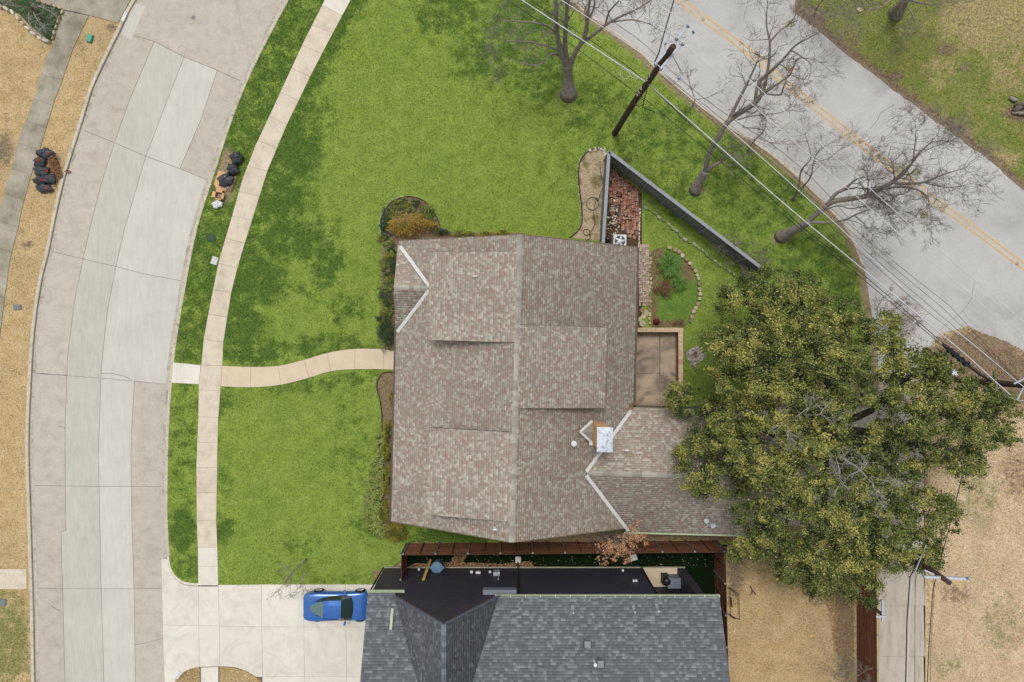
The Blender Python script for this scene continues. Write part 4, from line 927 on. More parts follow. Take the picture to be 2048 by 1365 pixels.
boardfence('brown board fence between the dry back yard and the alley', Q(688, 420), Q(690, 760), 2.4, 1, 5, nb=12)
def picketfence(label, A, B, hgt, n, mat, side, panels):
    A = Vector(A); B = Vector(B); D = B - A; X = D.normalized(); N = Vector((-X.y, X.x, 0)) * side; rz = math.atan2(X.y, X.x)
    t = thing('picket_fence', (A + B) / 2, label, 'fence'); me = None; L = D.length / n
    for i in range(n):
        loc = A + X * (L * (i + .5)) + Vector((0, 0, hgt / 2))
        if me is None:
            o = MB().box((0, 0, 0), (L * .9, .02, hgt)).build('picket', mat, t, org=(0, 0, 0)); me = o.data; o.location = loc - W(t); o.rotation_euler = (0, 0, rz)
        else: piece('picket', me, t, loc, rz)
    for z in (.35, 1.0, 1.65): MB().bar(A + N * .04 + Vector((0, 0, z)), B + N * .04 + Vector((0, 0, z)), .04, .09).build('rail', mat, t)
    for i in range(panels + 1):
        p = A.lerp(B, i / panels) + N * .06; MB().box(p + Vector((0, 0, hgt / 2)), (.1, .1, hgt), rz).build('post', M['fencecap'], t)
    MB().bar(A + Vector((0, 0, hgt + .02)), B + Vector((0, 0, hgt + .02)), .2, .04).build('cap_board', M['fencecap'], t)
cz = 2.0; kf = (H - cz) / H
fA = ((1218 - 1024) * kf, (304 - 682.5) * kf); fB = ((1206 - 1024) * kf, (492 - 682.5) * kf); fC = ((1534 - 1024) * kf, (545 - 682.5) * kf)
picketfence('gray picket fence running from the corner post down to the house', Q(*fA), Q(*fB), cz, 44, M['picket'], 1, 3)
picketfence('long charcoal picket fence with pale cap running diagonally to the oak', Q(*fA), Q(*fC), cz, 88, M['picket_dark'], -1, 8)

# ================================================================ BEDS, EDGING, BRICKS
def bed(name, poly, z, mat): o = sheet(name, poly, z, mat, 9); return o
WB = smooth_poly([(1212, 300), (1190, 297), (1172, 307), (1160, 325), (1157, 350), (1160, 385), (1164, 420), (1163, 450), (1150, 468), (1140, 476)], 4)
bed('planting_bed', WB + [(1205, 482), (1210, 400)], .02, M['sandy'])
NB = smooth_poly([(764, 470), (762, 445), (768, 425), (782, 406), (800, 397), (820, 394), (842, 399), (858, 412), (870, 428), (876, 440), (882, 455), (900, 465)], 4)
bed('planting_bed', NB + [(1050, 466), (1050, 500), (830, 520), (830, 700), (770, 700), (764, 600)], .02, M['soil'])
SB = smooth_poly([(788, 745), (770, 745), (758, 756), (754, 775), (760, 800), (764, 830), (764, 870)], 4)
bed('planting_bed', SB + [(752, 930), (738, 990), (734, 1040), (752, 1060), (775, 1076), (806, 1078), (806, 745)], .02, M['soil'])
OV = smooth_poly([(1303, 505), (1315, 497), (1335, 495), (1355, 503), (1372, 518), (1386, 535), (1396, 556), (1400, 582), (1397, 604), (1388, 622), (1382, 640), (1366, 656)], 4)
sheet('garden_bed', OV + [(1303, 656)], .02, M['courtyard'], 10, blobs([(1335, 525, 20, 20, .8), (1350, 600, 20, 30, .4)]), blobs([(1312, 520, 14, 60, 1.), (1375, 540, 14, 30, .9), (1330, 650, 50, 10, 1.), (1308, 620, 8, 60, .9)]))
sheet('brick_yard', [(1214, 335), (1224, 335), (1284, 385), (1284, 660), (1275, 660), (1275, 500), (1210, 495)], .008, M['mulch'])
def edging(label, line, mat=None):
    o = strip('bed_edging', line, -1, 1, 0, .09, mat or M['edging']); del o['kind']; tag(o, label, 'garden edging')
edging('thin rusty edging around the bare bed left of the gray fence', WB)
edging('curved dark edging around the shrub bed at the northwest house corner', NB[:40])
edging('curved dark edging of the front bed below the entry path', SB)
def stonemesh(seed, k=7):
    r = random.Random(seed); m = MB(); vs = []
    for z, s_ in ((-.5, 1), (.35, .97), (.5, .8)):
        for j in range(k):
            a = 2 * math.pi * j / k + (r.uniform(-.25, .25) if z < 0 else 0)
            vs.append((math.cos(a) * s_ * .5, math.sin(a) * s_ * .5, z))
    r2 = [r.uniform(.8, 1.15) for _ in range(k)]
    vs = [(v[0] * r2[i % k], v[1] * r2[i % k], v[2]) for i, v in enumerate(vs)]
    fs = [(i * k + j, i * k + (j + 1) % k, (i + 1) * k + (j + 1) % k, (i + 1) * k + j) for i in range(2) for j in range(k)] + [tuple(2 * k + j for j in range(k))]
    m.add(vs, fs); return m
def stonerow(label, line, step, size, mat, h=.14, group=None, name='edging_stones', jit=1.5, aspect=.6):
    c = P(sum(p[0] for p in line) / len(line), sum(p[1] for p in line) / len(line)); t = thing(name, c, label, 'edging stones', group)
    meshes = []
    for i in range(3):
        o = stonemesh(i + int(size * 100), 7).build('stone', mat, t, org=(0, 0, 0)); meshes.append(o.data)
        bpy.data.objects.remove(o)
    pts = [Vector(p) for p in line]; d = 0; i = 0; pos = 0
    tot = sum((b_ - a).length for a, b_ in zip(pts[:-1], pts[1:])); s_ = step / 2
    while s_ < tot:
        acc = 0
        for a, b_ in zip(pts[:-1], pts[1:]):
            l = (b_ - a).length
            if acc + l >= s_:
                p = a.lerp(b_, (s_ - acc) / l); ang = math.atan2(-(b_ - a).y, (b_ - a).x); break
            acc += l
        p = P(p.x + rng.uniform(-jit, jit), p.y + rng.uniform(-jit, jit), h / 2)
        o = piece('stone', meshes[i % 3], t, p, ang + rng.uniform(-.25, .25)); f = rng.uniform(.8, 1.2)
        o.scale = (step * S * .97 * f, size * aspect / .6 * f, h * rng.uniform(.8, 1.3)); i += 1; s_ += step * rng.uniform(.9, 1.1) * (f * .5 + .5)
    return t
stonerow('mossy flat stone edging line parallel to the charcoal fence', [(1286, 413), (1310, 427), (1338, 449), (1365, 475), (1395, 495), (1432, 524), (1468, 548)], 11, .22, M['stone_green'])
stonerow('curved limestone edging along the right side of the oval garden bed', OV[8:42], 9.5, .27, M['stone'], .18)
stonerow('rough stone edging between the brick path and the oval garden bed', [(1300, 505), (1301, 560), (1300, 600), (1299, 650)], 8, .2, M['stone'])
stonerow('thin white stone edging at the brick yard beside the tan house', [(1280, 416), (1279, 450), (1278, 486)], 7, .1, M['stone_white'], .1, jit=.3)
stonerow('white chunky rocks at the tip of the bare bed by the fence corner', [(1180, 299), (1195, 298), (1208, 302), (1213, 312), (1206, 300), (1198, 302)], 5, .16, M['stone_white'], .12, jit=3)
stonerow('mossy stone edging left of the front bed under the entry path', [(751, 752), (751, 800)], 9, .13, M['stone_green'], .06)
stonerow('white stone border of the dark bed by the old driveway', [(-6, 10), (10, 17), (25, 25), (38, 38), (50, 51), (62, 63), (75, 74), (88, 81), (104, 85)], 15, .22, M['stone_white'], .28, jit=.4)
stonerow('tan stone border between the dark bed and the old sidewalk', [(105, 82), (110, 62), (118, 42), (126, 22)], 11, .16, M['stone'], .2, jit=.4)
stonerow('tan stone border along the top of the dark bed', [(72, 2), (90, 7), (110, 13), (126, 18)], 11, .17, M['stone'], .2, jit=.4)
stonerow('mossy small edging stones on the lawn side of the bare bed', [(x - 3, y) for x, y in WB[4:34]], 7, .09, M['stone_green'], .05, jit=.6)
stonerow('mossy edging stones around the left side of the shrub bed', [(x - 2, y - 2) for x, y in NB[0:20]], 9, .12, M['stone_green'], .06, jit=.6)
def brickfield(label, name, poly, mat, bl=.2, bw=.1, rot=0., pattern='basket', jit=.006, drop=0., zh=.05, void=None):
    A = np.array(poly); c = A.mean(0); t = struct(name, P(c[0], c[1], 0))
    me = None; pw = bl; R = math.radians(rot); X0, X1 = A[:, 0].min() - 8, A[:, 0].max() + 8; Y0, Y1 = A[:, 1].min() - 8, A[:, 1].max() + 8
    n = int(max(X1 - X0, Y1 - Y0) * S / bl) + 3
    for i in range(-n, n):
        for j in range(-n, n):
            horiz = (i + j) % 2 == 0
            if pattern == 'basket': offs = [(0, -bw / 2, 0), (0, bw / 2, 0)] if horiz else [(-bw / 2, 0, math.pi / 2), (bw / 2, 0, math.pi / 2)]
            else: offs = [((j % 2) * bl / 2, -bw / 2, 0), (((j + 1) % 2) * bl / 2, bw / 2, 0)]
            for ox, oy, r_ in offs:
                x = i * (bl + .006) + ox; y = j * (bw * 2 + .006) + oy
                wx = x * math.cos(R) - y * math.sin(R); wy_ = x * math.sin(R) + y * math.cos(R)
                qx, qy = c[0] + wx / S, c[1] - wy_ / S
                if not inside(poly, np.array([qx]), np.array([qy]))[0] or rng.random() < drop: continue
                if void and math.hypot(wx, wy_) < void: continue
                loc = P(qx, qy, 0) + Vector((rng.normal(0, jit), rng.normal(0, jit), zh + rng.normal(0, .004)))
                if me is None:
                    o = MB().box((0, 0, 0), (bl - .016, bw - .016, .07)).build('brick', mat, t, org=(0, 0, 0)); me = o.data; o.location = loc - W(t); o.rotation_euler = (0, 0, R + r_)
                else: piece('brick', me, t, loc, R + r_ + rng.normal(0, jit * 6))
    return t
brickfield('', 'brick_patio', [(1222, 348), (1238, 352), (1262, 368), (1279, 384), (1278, 462), (1246, 462), (1236, 440), (1240, 412), (1217, 408), (1220, 372)], M['brick'], bl=.235, bw=.115, jit=.015, drop=.06, rot=2)
brickfield('', 'brick_path', [(1277, 492), (1298, 487), (1298, 612), (1277, 612)], M['brick_pale'], bl=.23, bw=.115, rot=1, jit=.006, drop=.02)
stonerow('flat flagstones at the foot of the brick path by the patio wall', [(1279, 622), (1294, 622), (1293, 634), (1279, 636), (1280, 648), (1296, 649)], 13, .34, M['stone'], .05, name='flagstones')
stonerow('red flat pavers beside the air conditioning unit', [(1250, 464), (1262, 464), (1272, 464), (1270, 474), (1258, 474)], 9, .28, M['brick'], .06, name='pavers')
t = brickfield('', 'fire_pit', [(1367, 705), (1394, 692), (1413, 712), (1386, 736)], M['firebrick'], bl=.2, bw=.1, rot=34, pattern='run', void=.2, jit=.008); del t['kind']
tag(t, 'small square of gray bricks with a round center hole on the grass', 'fire pit')
MB().prism(px([(1367, 705), (1394, 692), (1413, 712), (1386, 736)]), -.05, .025).build('pit_base', M['underlay'], t)
c = P(1390, 714, 0); MB().lathe((c.x, c.y, 0), [(.2, 0), (.2, .04), (.001, .05)], 14).build('fire_bowl', M['siding'], t)
# rubble heap in the brick yard
t = thing('rubble_pile', P(1232, 436, 0), 'heap of broken bricks and light rubble against the gray fence', 'rubble')
rm_ = [stonemesh(50 + i, 5).build('chunk', M[k_], t, org=(0, 0, 0)) for i, k_ in enumerate(('brick', 'stone_white', 'underlay', 'stone'))]; rmd = [o.data for o in rm_]
for o in rm_: bpy.data.objects.remove(o)
for i in range(130):
    x, y = 1226 + rng.normal(0, 9), 436 + rng.normal(0, 17)
    if not (1211 < x < 1258 and 395 < y < 476): continue
    o = piece('chunk', rmd[rng.integers(0, 4)], t, P(x, y, .06 + .22 * math.exp(-((x - 1226) / 12) ** 2 - ((y - 436) / 20) ** 2) * rng.uniform(.4, 1)), rot=(rng.normal(0, .4), rng.normal(0, .4), rng.uniform(0, 6)))
    f = rng.uniform(.09, .24); o.scale = (f, f * rng.uniform(.4, .8), rng.uniform(.05, .1))
# patio with low wall
patio = struct('patio', P(1318, 735, 0)); MB().prism(px([(1272, 662), (1358, 662), (1358, 812), (1272, 812)]), -.1, .028).build('patio_base', M['siding'], patio)
slab(patio, [(1272, 664), (1318, 664), (1318, 746), (1310, 748), (1272, 746)], M['patio'], -.1, .035)
slab(patio, [(1320, 664), (1355, 664), (1355, 764), (1320, 764)], M['patio'], -.1, .035)
slab(patio, [(1272, 748), (1318, 748), (1318, 766), (1355, 766), (1355, 812), (1272, 812)], M['patio'], -.1, .033)
pw = thing('patio_wall', P(1350, 690, 0), 'low brick wall enclosing the stained patio behind the tan house', 'wall')
k1 = (H - .95) / H
def PW(x, y): return Q((x - 1024) * k1, (y - 682.5) * k1)
for i in range(9):
    x0 = 1275 + i * 9.1; MB().prism([PW(x0 + .2, 656), PW(x0 + 8.9, 656), PW(x0 + 8.9, 664.5), PW(x0 + .2, 664.5)], .88, .95).build('coping_brick', M['patiowall'], pw)
for i in range(17):
    y0 = 656 + i * 9.1; MB().prism([PW(1357, y0 + .2), PW(1366, y0 + .2), PW(1366, y0 + 8.9), PW(1357, y0 + 8.9)], .88, .95).build('coping_brick', M['brick'] if i == 7 else M['patiowall'], pw)
MB().prism([PW(1275, 657), PW(1365, 657), PW(1365, 663.5), PW(1275, 663.5)], -.05, .88).prism([PW(1358, 663.5), PW(1365, 663.5), PW(1365, 810), PW(1358, 810)], -.05, .88).build('wall', M['brickwall'], pw)
# air conditioning unit
c = P(1238, 484, .45); t = thing('air_conditioner', (c.x, c.y, 0), 'white square air conditioning unit half under the roof edge', 'air conditioner')
MB().box((c.x, c.y, .42), (.82, .82, .8), -.03).build('housing', M['white'], t)
m = MB().lathe((c.x, c.y, .825), [(.34, 0), (.34, .012), (.001, .012)], 24); m.build('fan_opening', M['black'], t)
for i in range(5):
    a = i * 2 * math.pi / 5; MB().box((c.x + math.cos(a) * .17, c.y + math.sin(a) * .17, .85), (.26, .12, .015), a + .3).build('fan_blade', M['metal'], t)
MB().lathe((c.x, c.y, .85), [(.1, 0), (.1, .04), (.03, .05)], 14).build('fan_hub', M['metal'], t)
for i in range(12):
    a = i * math.pi / 6; MB().bar((c.x + math.cos(a) * .1, c.y + math.sin(a) * .1, .9), (c.x + math.cos(a) * .36, c.y + math.sin(a) * .36, .86), .012, .012).build('grille_wire', M['steel'], t)
c = P(1215, 479, .2); t = tag(MB().lathe((c.x, c.y, 0), [(.15, 0), (.2, .2), (.14, .4), (.05, .45)], 9).build('trash_bag', M['bag'], smooth=True), 'dark bag stuffed between the gray fence and the air conditioning unit', 'bag')
# hoses
def hose(label, pts, z=.05, r=.022, mat=None, name='garden_hose'):
    q = [P(x, y, z) for x, y in smooth_poly(pts, 5)]
    tag(MB().tube(q, r, 5).build(name, mat or M['hose'], smooth=True), label, 'hose')
th = [i * 2 * math.pi / 12 for i in range(14)]
hose('black hose with two loops lying in the bare bed by the gray fence', [(1200, 322), (1201, 345), (1206, 372), (1200, 390)] + [(1185 + 12 * math.cos(a + .4), 408 - 13 * math.sin(a + .4)) for a in th] + [(1187, 430), (1190, 445), (1184, 462)] + [(1173 + 7 * math.cos(a), 465 + 6 * math.sin(a)) for a in th] + [(1180, 476), (1172, 482)])
# plants
def shrub(label, c, rx, ry, h, mat, n, size=.09, name='shrub', cat='shrub', group=None, clumps=14, shell=.5, stem=True, asp=.6):
    p = P(c[0], c[1], 0); t = thing(name, (p.x, p.y, 0), label, cat, group)
    if stem:
        m = MB()
        for i in range(5):
            a = rng.uniform(0, 6.28); e = Vector((p.x + math.cos(a) * rx * S * .6, p.y + math.sin(a) * ry * S * .6, h * .7)); m.tube([(p.x, p.y, 0), (Vector((p.x, p.y, h * .35)) + e * .0 + (e - Vector((p.x, p.y, 0))) * .3), e], [.02, .008], 5)
        m.build('stem', M['twig'], t)
    C_, R_, T_ = [], [], []
    for i in range(clumps):
        a = rng.uniform(0, 6.28); q = math.sqrt(rng.uniform(0, .7)); C_.append((p.x + math.cos(a) * rx * S * q, p.y + math.sin(a) * ry * S * q, h * rng.uniform(.35, .8) * (1 - .4 * q)))
        R_.append((max(.1, rx * S * .38), max(.1, ry * S * .38), h * .3)); T_.append(rng.uniform(.15, .85))
    leafcloud('foliage', C_, R_, max(6, n // clumps), size, mat, t, tone=np.array(T_), shell=shell, asp=asp)
    return t
shrub('orange and yellow leafed shrub in the northwest corner bed', (825, 455), 46, 24, 1.6, M['nandina'], 5000, .085, clumps=40)
shrub('low pale green shrub at the top of the northwest bed', (800, 410), 18, 10, .4, M['strap'], 600, .09)
shrub('leafy green plants on the right of the northwest bed', (850, 425), 22, 16, .5, M['strap'], 900, .1)
shrub('dark green plants along the left rim of the northwest bed', (772, 440), 10, 26, .5, M['juniper'], 800, .08)
nwb = [(785, 418), (815, 404), (832, 408), (846, 416), (862, 436), (778, 430), (770, 456), (786, 446), (800, 430), (868, 452), (775, 472), (850, 440), (822, 420), (764, 478)]
for i, (x, y) in enumerate(nwb):
    m_ = ('strap', 'hedge', 'juniper', 'redshrub')[i % 4 if i % 7 else 0]
    shrub('low mixed foliage plant around the orange shrub in the northwest bed', (x, y), 12, 10, .35, M[m_], 420, .085, name='bed_plant', cat='plant', group='mixed low plants of the northwest bed', clumps=8, asp=.4)
for i in range(16):
    y = 488 + i * 11.5; x = 778 + 8 * math.sin(i * 1.3) - i * .5
    shrub('low grassy foliage in the bed along the west wall above the entry path', (x, y), 13, 9, .4, M[('strap', 'juniper', 'hedge', 'strap')[i % 4]], 420, .09, name='bed_plant', cat='plant', group='low plants of the west wall bed', clumps=8, asp=.3)
for i in range(12):
    shrub('low weedy plant scattered in the front bed beside the hedge', (752 + 10 * math.sin(i * 2.1) + (10 if i < 4 else 0), 900 + i * 14), 11, 9, .3, M[('strap', 'hedge')[i % 2]], 260, .08, name='bed_plant', cat='plant', group='weedy plants of the front bed', clumps=6, asp=.35)
for i, (x, y, rx, ry, l) in enumerate([(885, 462, 18, 9, 'dark green shrub just right of the orange shrub'), (925, 466, 22, 8, 'clipped low shrub on the north wall, second from the bed'), (970, 468, 18, 6, 'small round yellow green shrub under the north gable'), (1010, 465, 16, 5, 'last small shrub before the roof ridge on the north wall')]):
    shrub(l, (x, y + 3), rx, ry, .6, M['hedge'] if i else M['juniper'], 900, .07, group='low shrubs along the north wall')
for i, (x, y) in enumerate([(783, 500), (786, 535), (784, 570), (778, 600), (775, 625)]):
    shrub(['topmost feathery plant of the west wall bed, beside the shrub corner', 'feathery plant beside the upper valley of the cross gable', 'feathery plant in front of the cross gable ridge', 'pale feathery plant under the lower gable valley', 'feathery plant above the dark juniper'][i], (x, y), 12, 20, .6, M['strap'] if i % 2 == 0 else M['juniper'], 900, .1, name='bed_plant', cat='plant', group='plants along the west wall', asp=.3)
shrub('dark green juniper hanging over the end of the entry path', (776, 668), 18, 38, .9, M['juniper'], 3600, .09, name='juniper', clumps=30, asp=.35)
for i, (x, y, rx, ry, l) in enumerate([(783, 795, 6, 14, 'small yellow green box shrub in the front bed below the path'), (777, 855, 12, 20, 'clipped yellow green box shrub, topmost of the front hedge'), (774, 900, 12, 26, 'clipped box shrub in the upper middle of the front hedge'), (772, 955, 11, 30, 'clipped box shrub in the lower middle of the front hedge'), (772, 1020, 14, 26, 'yellow box shrub near the southwest house corner'), (790, 1058, 26, 20, 'large round box shrub at the southwest house corner')]):
    shrub(l, (x + 4, y), rx, ry, 1.0, M['hedge'], int(rx * ry * 8), .07, name='box_shrub', group='box shrubs along the front wall', clumps=18)
sp = [(764, 876), (760, 892), (764, 908), (758, 924), (764, 940), (752, 948), (744, 964), (760, 962), (750, 980), (742, 996), (758, 990), (750, 1010), (740, 1020), (756, 1028), (746, 1042), (760, 1046), (766, 1062), (752, 1056), (738, 1008), (760, 1012)]
for i, (x, y) in enumerate(sp):
    p = P(x, y, 0); t = thing('strap_leaf_plant', (p.x, p.y, 0), 'strap leaved lily plant in the front bed beside the clipped hedge', 'plant', 'strap leaved plants in the front bed')
    strapclump('leaves', t, (p.x, p.y, .02), .5, 80, M['strap'], w=.045)
p = P(1336, 532, 0); t = thing('fern', (p.x, p.y, 0), 'spiky dark green tuft in the oval garden bed', 'plant'); strapclump('fronds', t, (p.x, p.y, .02), .95, 260, M['fern'], .6, .03)
p = P(1358, 568, 0); t = thing('fern', (p.x, p.y, 0), 'smaller green tuft at the center right of the oval bed', 'plant'); strapclump('fronds', t, (p.x, p.y, .02), .6, 160, M['fern'], .4, .03)
shrub('reddish brown twiggy shrub in the oval garden bed', (1328, 579), 20, 18, .8, M['redshrub'], 900, .08, clumps=16)
shrub('gray dry plant at the lower right of the oval garden bed', (1357, 646), 12, 9, .3, M['redshrub'], 200, .07, name='dry_plant', cat='plant')
p = P(1312, 644, 0); tag(MB().lathe((p.x, p.y, 0), [(.2, 0), (.24, .12), (.12, .3), (.02, .42)], 7).build('rusty_urn', M['rust']), 'reddish rusty cone ornament by the patio wall', 'ornament')
# fallen leaves
def litter(name, n, poly, z=.02, size=.07, mat='litter'):
    X, Y = scatter(n, poly); n = len(X); p = np.stack([(X - 1024) * S, (682.5 - Y) * S, z + rng.uniform(0, .03, n)], 1)
    a = rng.uniform(0, 6.28, n); t = np.stack([np.cos(a), np.sin(a), rng.normal(0, .25, n)], 1); b_ = np.stack([-np.sin(a), np.cos(a), rng.normal(0, .25, n)], 1); L = (size * rng.uniform(.6, 1.3, n))[:, None]
    V = np.stack([p - t * L / 2, p + b_ * L / 3, p + t * L / 2, p - b_ * L / 3], 1)
    o = np_mesh(name, V.reshape(-1, 3), np.arange(4 * n).reshape(-1, 4), rng.uniform(0, .99, n), M[mat]); o['kind'] = 'stuff'; return o
litter('fallen_leaves', 2600, [(820, 1128), (900, 1124), (910, 1106), (935, 1108), (925, 1125), (1000, 1128), (1062, 1122), (1070, 1134), (820, 1138)])
litter('fallen_leaves', 3500, [(830, 1082), (1022, 1090), (1250, 1062), (1460, 1066), (1460, 1086), (830, 1094)])
litter('fallen_leaves', 3000, [(1640, 1140), (1708, 1120), (1708, 1330), (1670, 1300), (1650, 1200)])
litter('fallen_leaves', 700, [(1460, 1110), (1640, 1110), (1690, 1365), (1470, 1365)])
litter('fallen_leaves', 1300, [(1850, 720), (1900, 690), (2060, 700), (2060, 790), (1900, 770)], .3, .08)
litter('fallen_leaves', 500, [(450, 40), (1050, 20), (1500, 420), (1150, 300), (1150, 460), (760, 460), (760, 700), (460, 720)], .05, .06)
litter('fallen_leaves', 90, [(1340, 775), (1350, 775), (1352, 790), (1340, 792)], .1, .05)
lf = P(1266, 808, 2.95); leafcloud('valley_leaves', [tuple(lf), (lf.x - .1, lf.y - .3, 3.0)], [(.2, .2, .06), (.12, .3, .05)], 60, .07, M['litter'], hs_, shell=.1)
litter('fallen_leaves', 160, [(745, 1140), (770, 1140), (758, 1165), (745, 1160)])
litter('fallen_leaves', 260, [(806, 1100), (1450, 1094), (1450, 1134), (806, 1138)])
t = litter('leaf_pile', 1600, [(106, 305), (116, 320), (120, 345), (112, 375), (102, 370), (98, 330)], .05, .09)
p = P(110, 322, 0); t = thing('brush_pile', (p.x, p.y, 0), 'brown twiggy leaf heap beside the left refuse bags', 'yard waste')
leafcloud('leaves', [(p.x, p.y, .15), (p.x + .1, p.y - .5, .1), (p.x + .3, p.y - .9, .06)], [(.35, .4, .25), (.35, .4, .2), (.3, .3, .1)], 500, .08, M['litter'], t, shell=.1)
leafcloud('leaf_spill', [tuple(P(133, 343, .0))], [(.3, .14, .06)], 140, .07, M['litter'], t, shell=.1)

# ================================================================ REFUSE
def bagmesh(rx, ry, h, seed, tie=True):
    r = np.random.default_rng(seed); m = MB(); n, k = 30, 12; vs = []
    ph = r.uniform(0, 6.28, 6); am = r.uniform(.03, .09, 6)
    for i in range(k):
        t_ = i / (k - 1); z = h * (t_ ** .9); rad = math.sin(math.pi * min(1, .22 + .78 * t_) ** 1.1) ** .55 if t_ < 1 else .04
        for j in range(n):
            a = 2 * math.pi * j / n; cr = .07 * math.sin(11 * a + ph[1] + 3 * t_) * (.3 + t_) + .05 * math.sin(7 * a + ph[2] - 5 * t_); w = 1 + cr + sum(am[q] * math.sin((q + 2) * a + ph[q] + 2.5 * t_ * (q - 2)) for q in range(6)) + r.normal(0, .03)
            vs.append((rx * rad * w * math.cos(a), ry * rad * w * math.sin(a), z * (1 + .1 * math.sin(3 * a + ph[0]) + r.normal(0, .03))))
    fs = [(i * n + j, i * n + (j + 1) % n, (i + 1) * n + (j + 1) % n, (i + 1) * n + j) for i in range(k - 1) for j in range(n)] + [tuple((k - 1) * n + j for j in range(n))]
    return vs, fs
def bag(label, c, rx, ry, h, rz, mat, group, seed, z=0, tie=None, knot=True):
    p = P(c[0], c[1], z + h * .4); p.z = z; t = thing('trash_bag', p, label, 'trash bag', group)
    if mat is M['bag_matte']: rx *= 1.2; ry *= 1.2
    vs, fs = bagmesh(rx, ry, h, seed); R = Matrix.Rotation(rz, 3, 'Z'); vs = [R @ Vector(v) + p for v in vs]
    MB().add(vs, fs).build('bag_body', mat, t, smooth=True)
    if knot:
        tp = p + Vector((0, 0, h * .95)); q = MB()
        for i in range(5): a = i * 1.26; q.tube([tp, tp + Vector((math.cos(a) * .04, math.sin(a) * .04, .07)), tp + Vector((math.cos(a) * .1, math.sin(a) * .1, .06))], [.025, .008], 5)
        q.build('knot', mat, t)
    if tie:
        tp = p + R @ Vector(tie) ; m = MB()
        for i in range(4):
            a = i * 1.7; m.tube([tp, tp + Vector((math.cos(a) * .09, math.sin(a) * .06, .05)), tp + Vector((math.cos(a + .6) * .12, math.sin(a + .6) * .1, .0))], .025, 5)
        m.build('drawstring', M['redtie'], t)
G1 = 'black bags by the leaf heap'
bag('topmost black bag with red tie of the left group', (91, 307), .44, .28, .42, -.15, M['bag_matte'], G1, 1, tie=(.3, 0, .34), knot=False)
bag('rounder second black bag with red tie of the left group', (80, 325), .34, .27, .4, .2, M['bag_matte'], G1, 2, tie=(.1, .05, .4), knot=False)
bag('wide third black bag from the top of the left group', (84, 343), .44, .27, .4, 0, M['bag_matte'], G1, 3, tie=(.38, 0, .3), knot=False)
bag('black bag squeezed on the right side of the left group', (101, 358), .28, .3, .36, .5, M['bag_matte'], G1, 4, knot=False)
bag('fourth black bag with a bright red tie in the left group', (82, 361), .4, .25, .42, .1, M['bag_matte'], G1, 5, tie=(.2, -.05, .4), knot=False)
bag('bottom black bag with orange red tie in the left group', (88, 377), .42, .24, .38, -.15, M['bag_matte'], G1, 6, tie=(.3, 0, .32), knot=False)
G2 = 'glossy black bags by the cardboard'
bag('top glossy black bag of the stack beside the street kerb', (473, 317), .4, .38, .55, .3, M['bag'], G2, 11)
bag('middle glossy black bag beside the street kerb', (466, 339), .38, .36, .5, 1, M['bag'], G2, 12)
bag('glossy black bag lying on the flattened cardboard', (452, 360), .5, .42, .5, .5, M['bag'], G2, 13, z=.06)
def cb(x, y, z=0): return P(x, y, z)
cardm = MB().prism([cb(438, 342), cb(455, 346), cb(462, 360), cb(452, 384), cb(428, 370)], .03, .06).prism([cb(430, 365), cb(440, 362), cb(452, 382), cb(434, 384)], .065, .09)
tag(cardm.build('cardboard_sheet', M['card']), 'flattened brown cardboard under the glossy black bag', 'cardboard')
tag(MB().bar(cb(473, 354, .12), cb(461, 383, .12), .03, .22).bar(cb(470, 354, .1), cb(458, 382, .1), .02, .16).build('cardboard_sheet', M['card']), 'folded cardboard strip standing right of the glossy black bag', 'cardboard')
t = thing('cardboard_box', P(441, 394, 0), 'open brown cardboard box with flaps out beside the white bag', 'box')
c = P(441, 393, 0); R = Matrix.Rotation(-.2, 3, 'Z')
def loc(x, y, z): return R @ Vector((x, y, z)) + c
m = MB()
for sx, sy, dx, dy in ((-.2, 0, .015, .4), (.2, 0, .015, .4), (0, -.2, .4, .015), (0, .2, .4, .015)): m.box(loc(sx, sy, .16), (dx, dy, .3), M=R)
m.box(loc(0, 0, .02), (.4, .4, .02), M=R); m.build('box_body', M['card'], t)
for sx, sy, dx, dy in ((-.32, 0, .24, .38), (.27, 0, .14, .38), (0, .3, .38, .2), (0, -.25, .38, .1)): MB().box(loc(sx, sy, .3), (dx, dy, .012), M=R @ Matrix.Rotation(.25 if sx > 0 else -.2 if sx < 0 else 0, 3, 'Y')).build('flap', M['card'], t)
MB().box(loc(.02, -.03, .1), (.26, .2, .14), M=R).build('box_contents', M['greycover'], t)
bag('crumpled white plastic bag below the open box', (435, 409), .33, .26, .3, .4, M['whitebag'], None, 21, knot=False)
tag(MB().box(P(456, 376, .12), (.22, .16, .1), .5).build('plastic_bottle_pack', M['bluebin']), 'small pale blue wrapper at the foot of the glossy bag', 'packaging')
p = P(1899, 745, .8); tag(MB().prism([P(1889, 738), P(1898, 737), P(1907, 742), P(1906, 750), P(1896, 750)], .0, .5).build('white_crate', M['white']), 'white object beside the leaf mound at the edge of the oak', 'box')

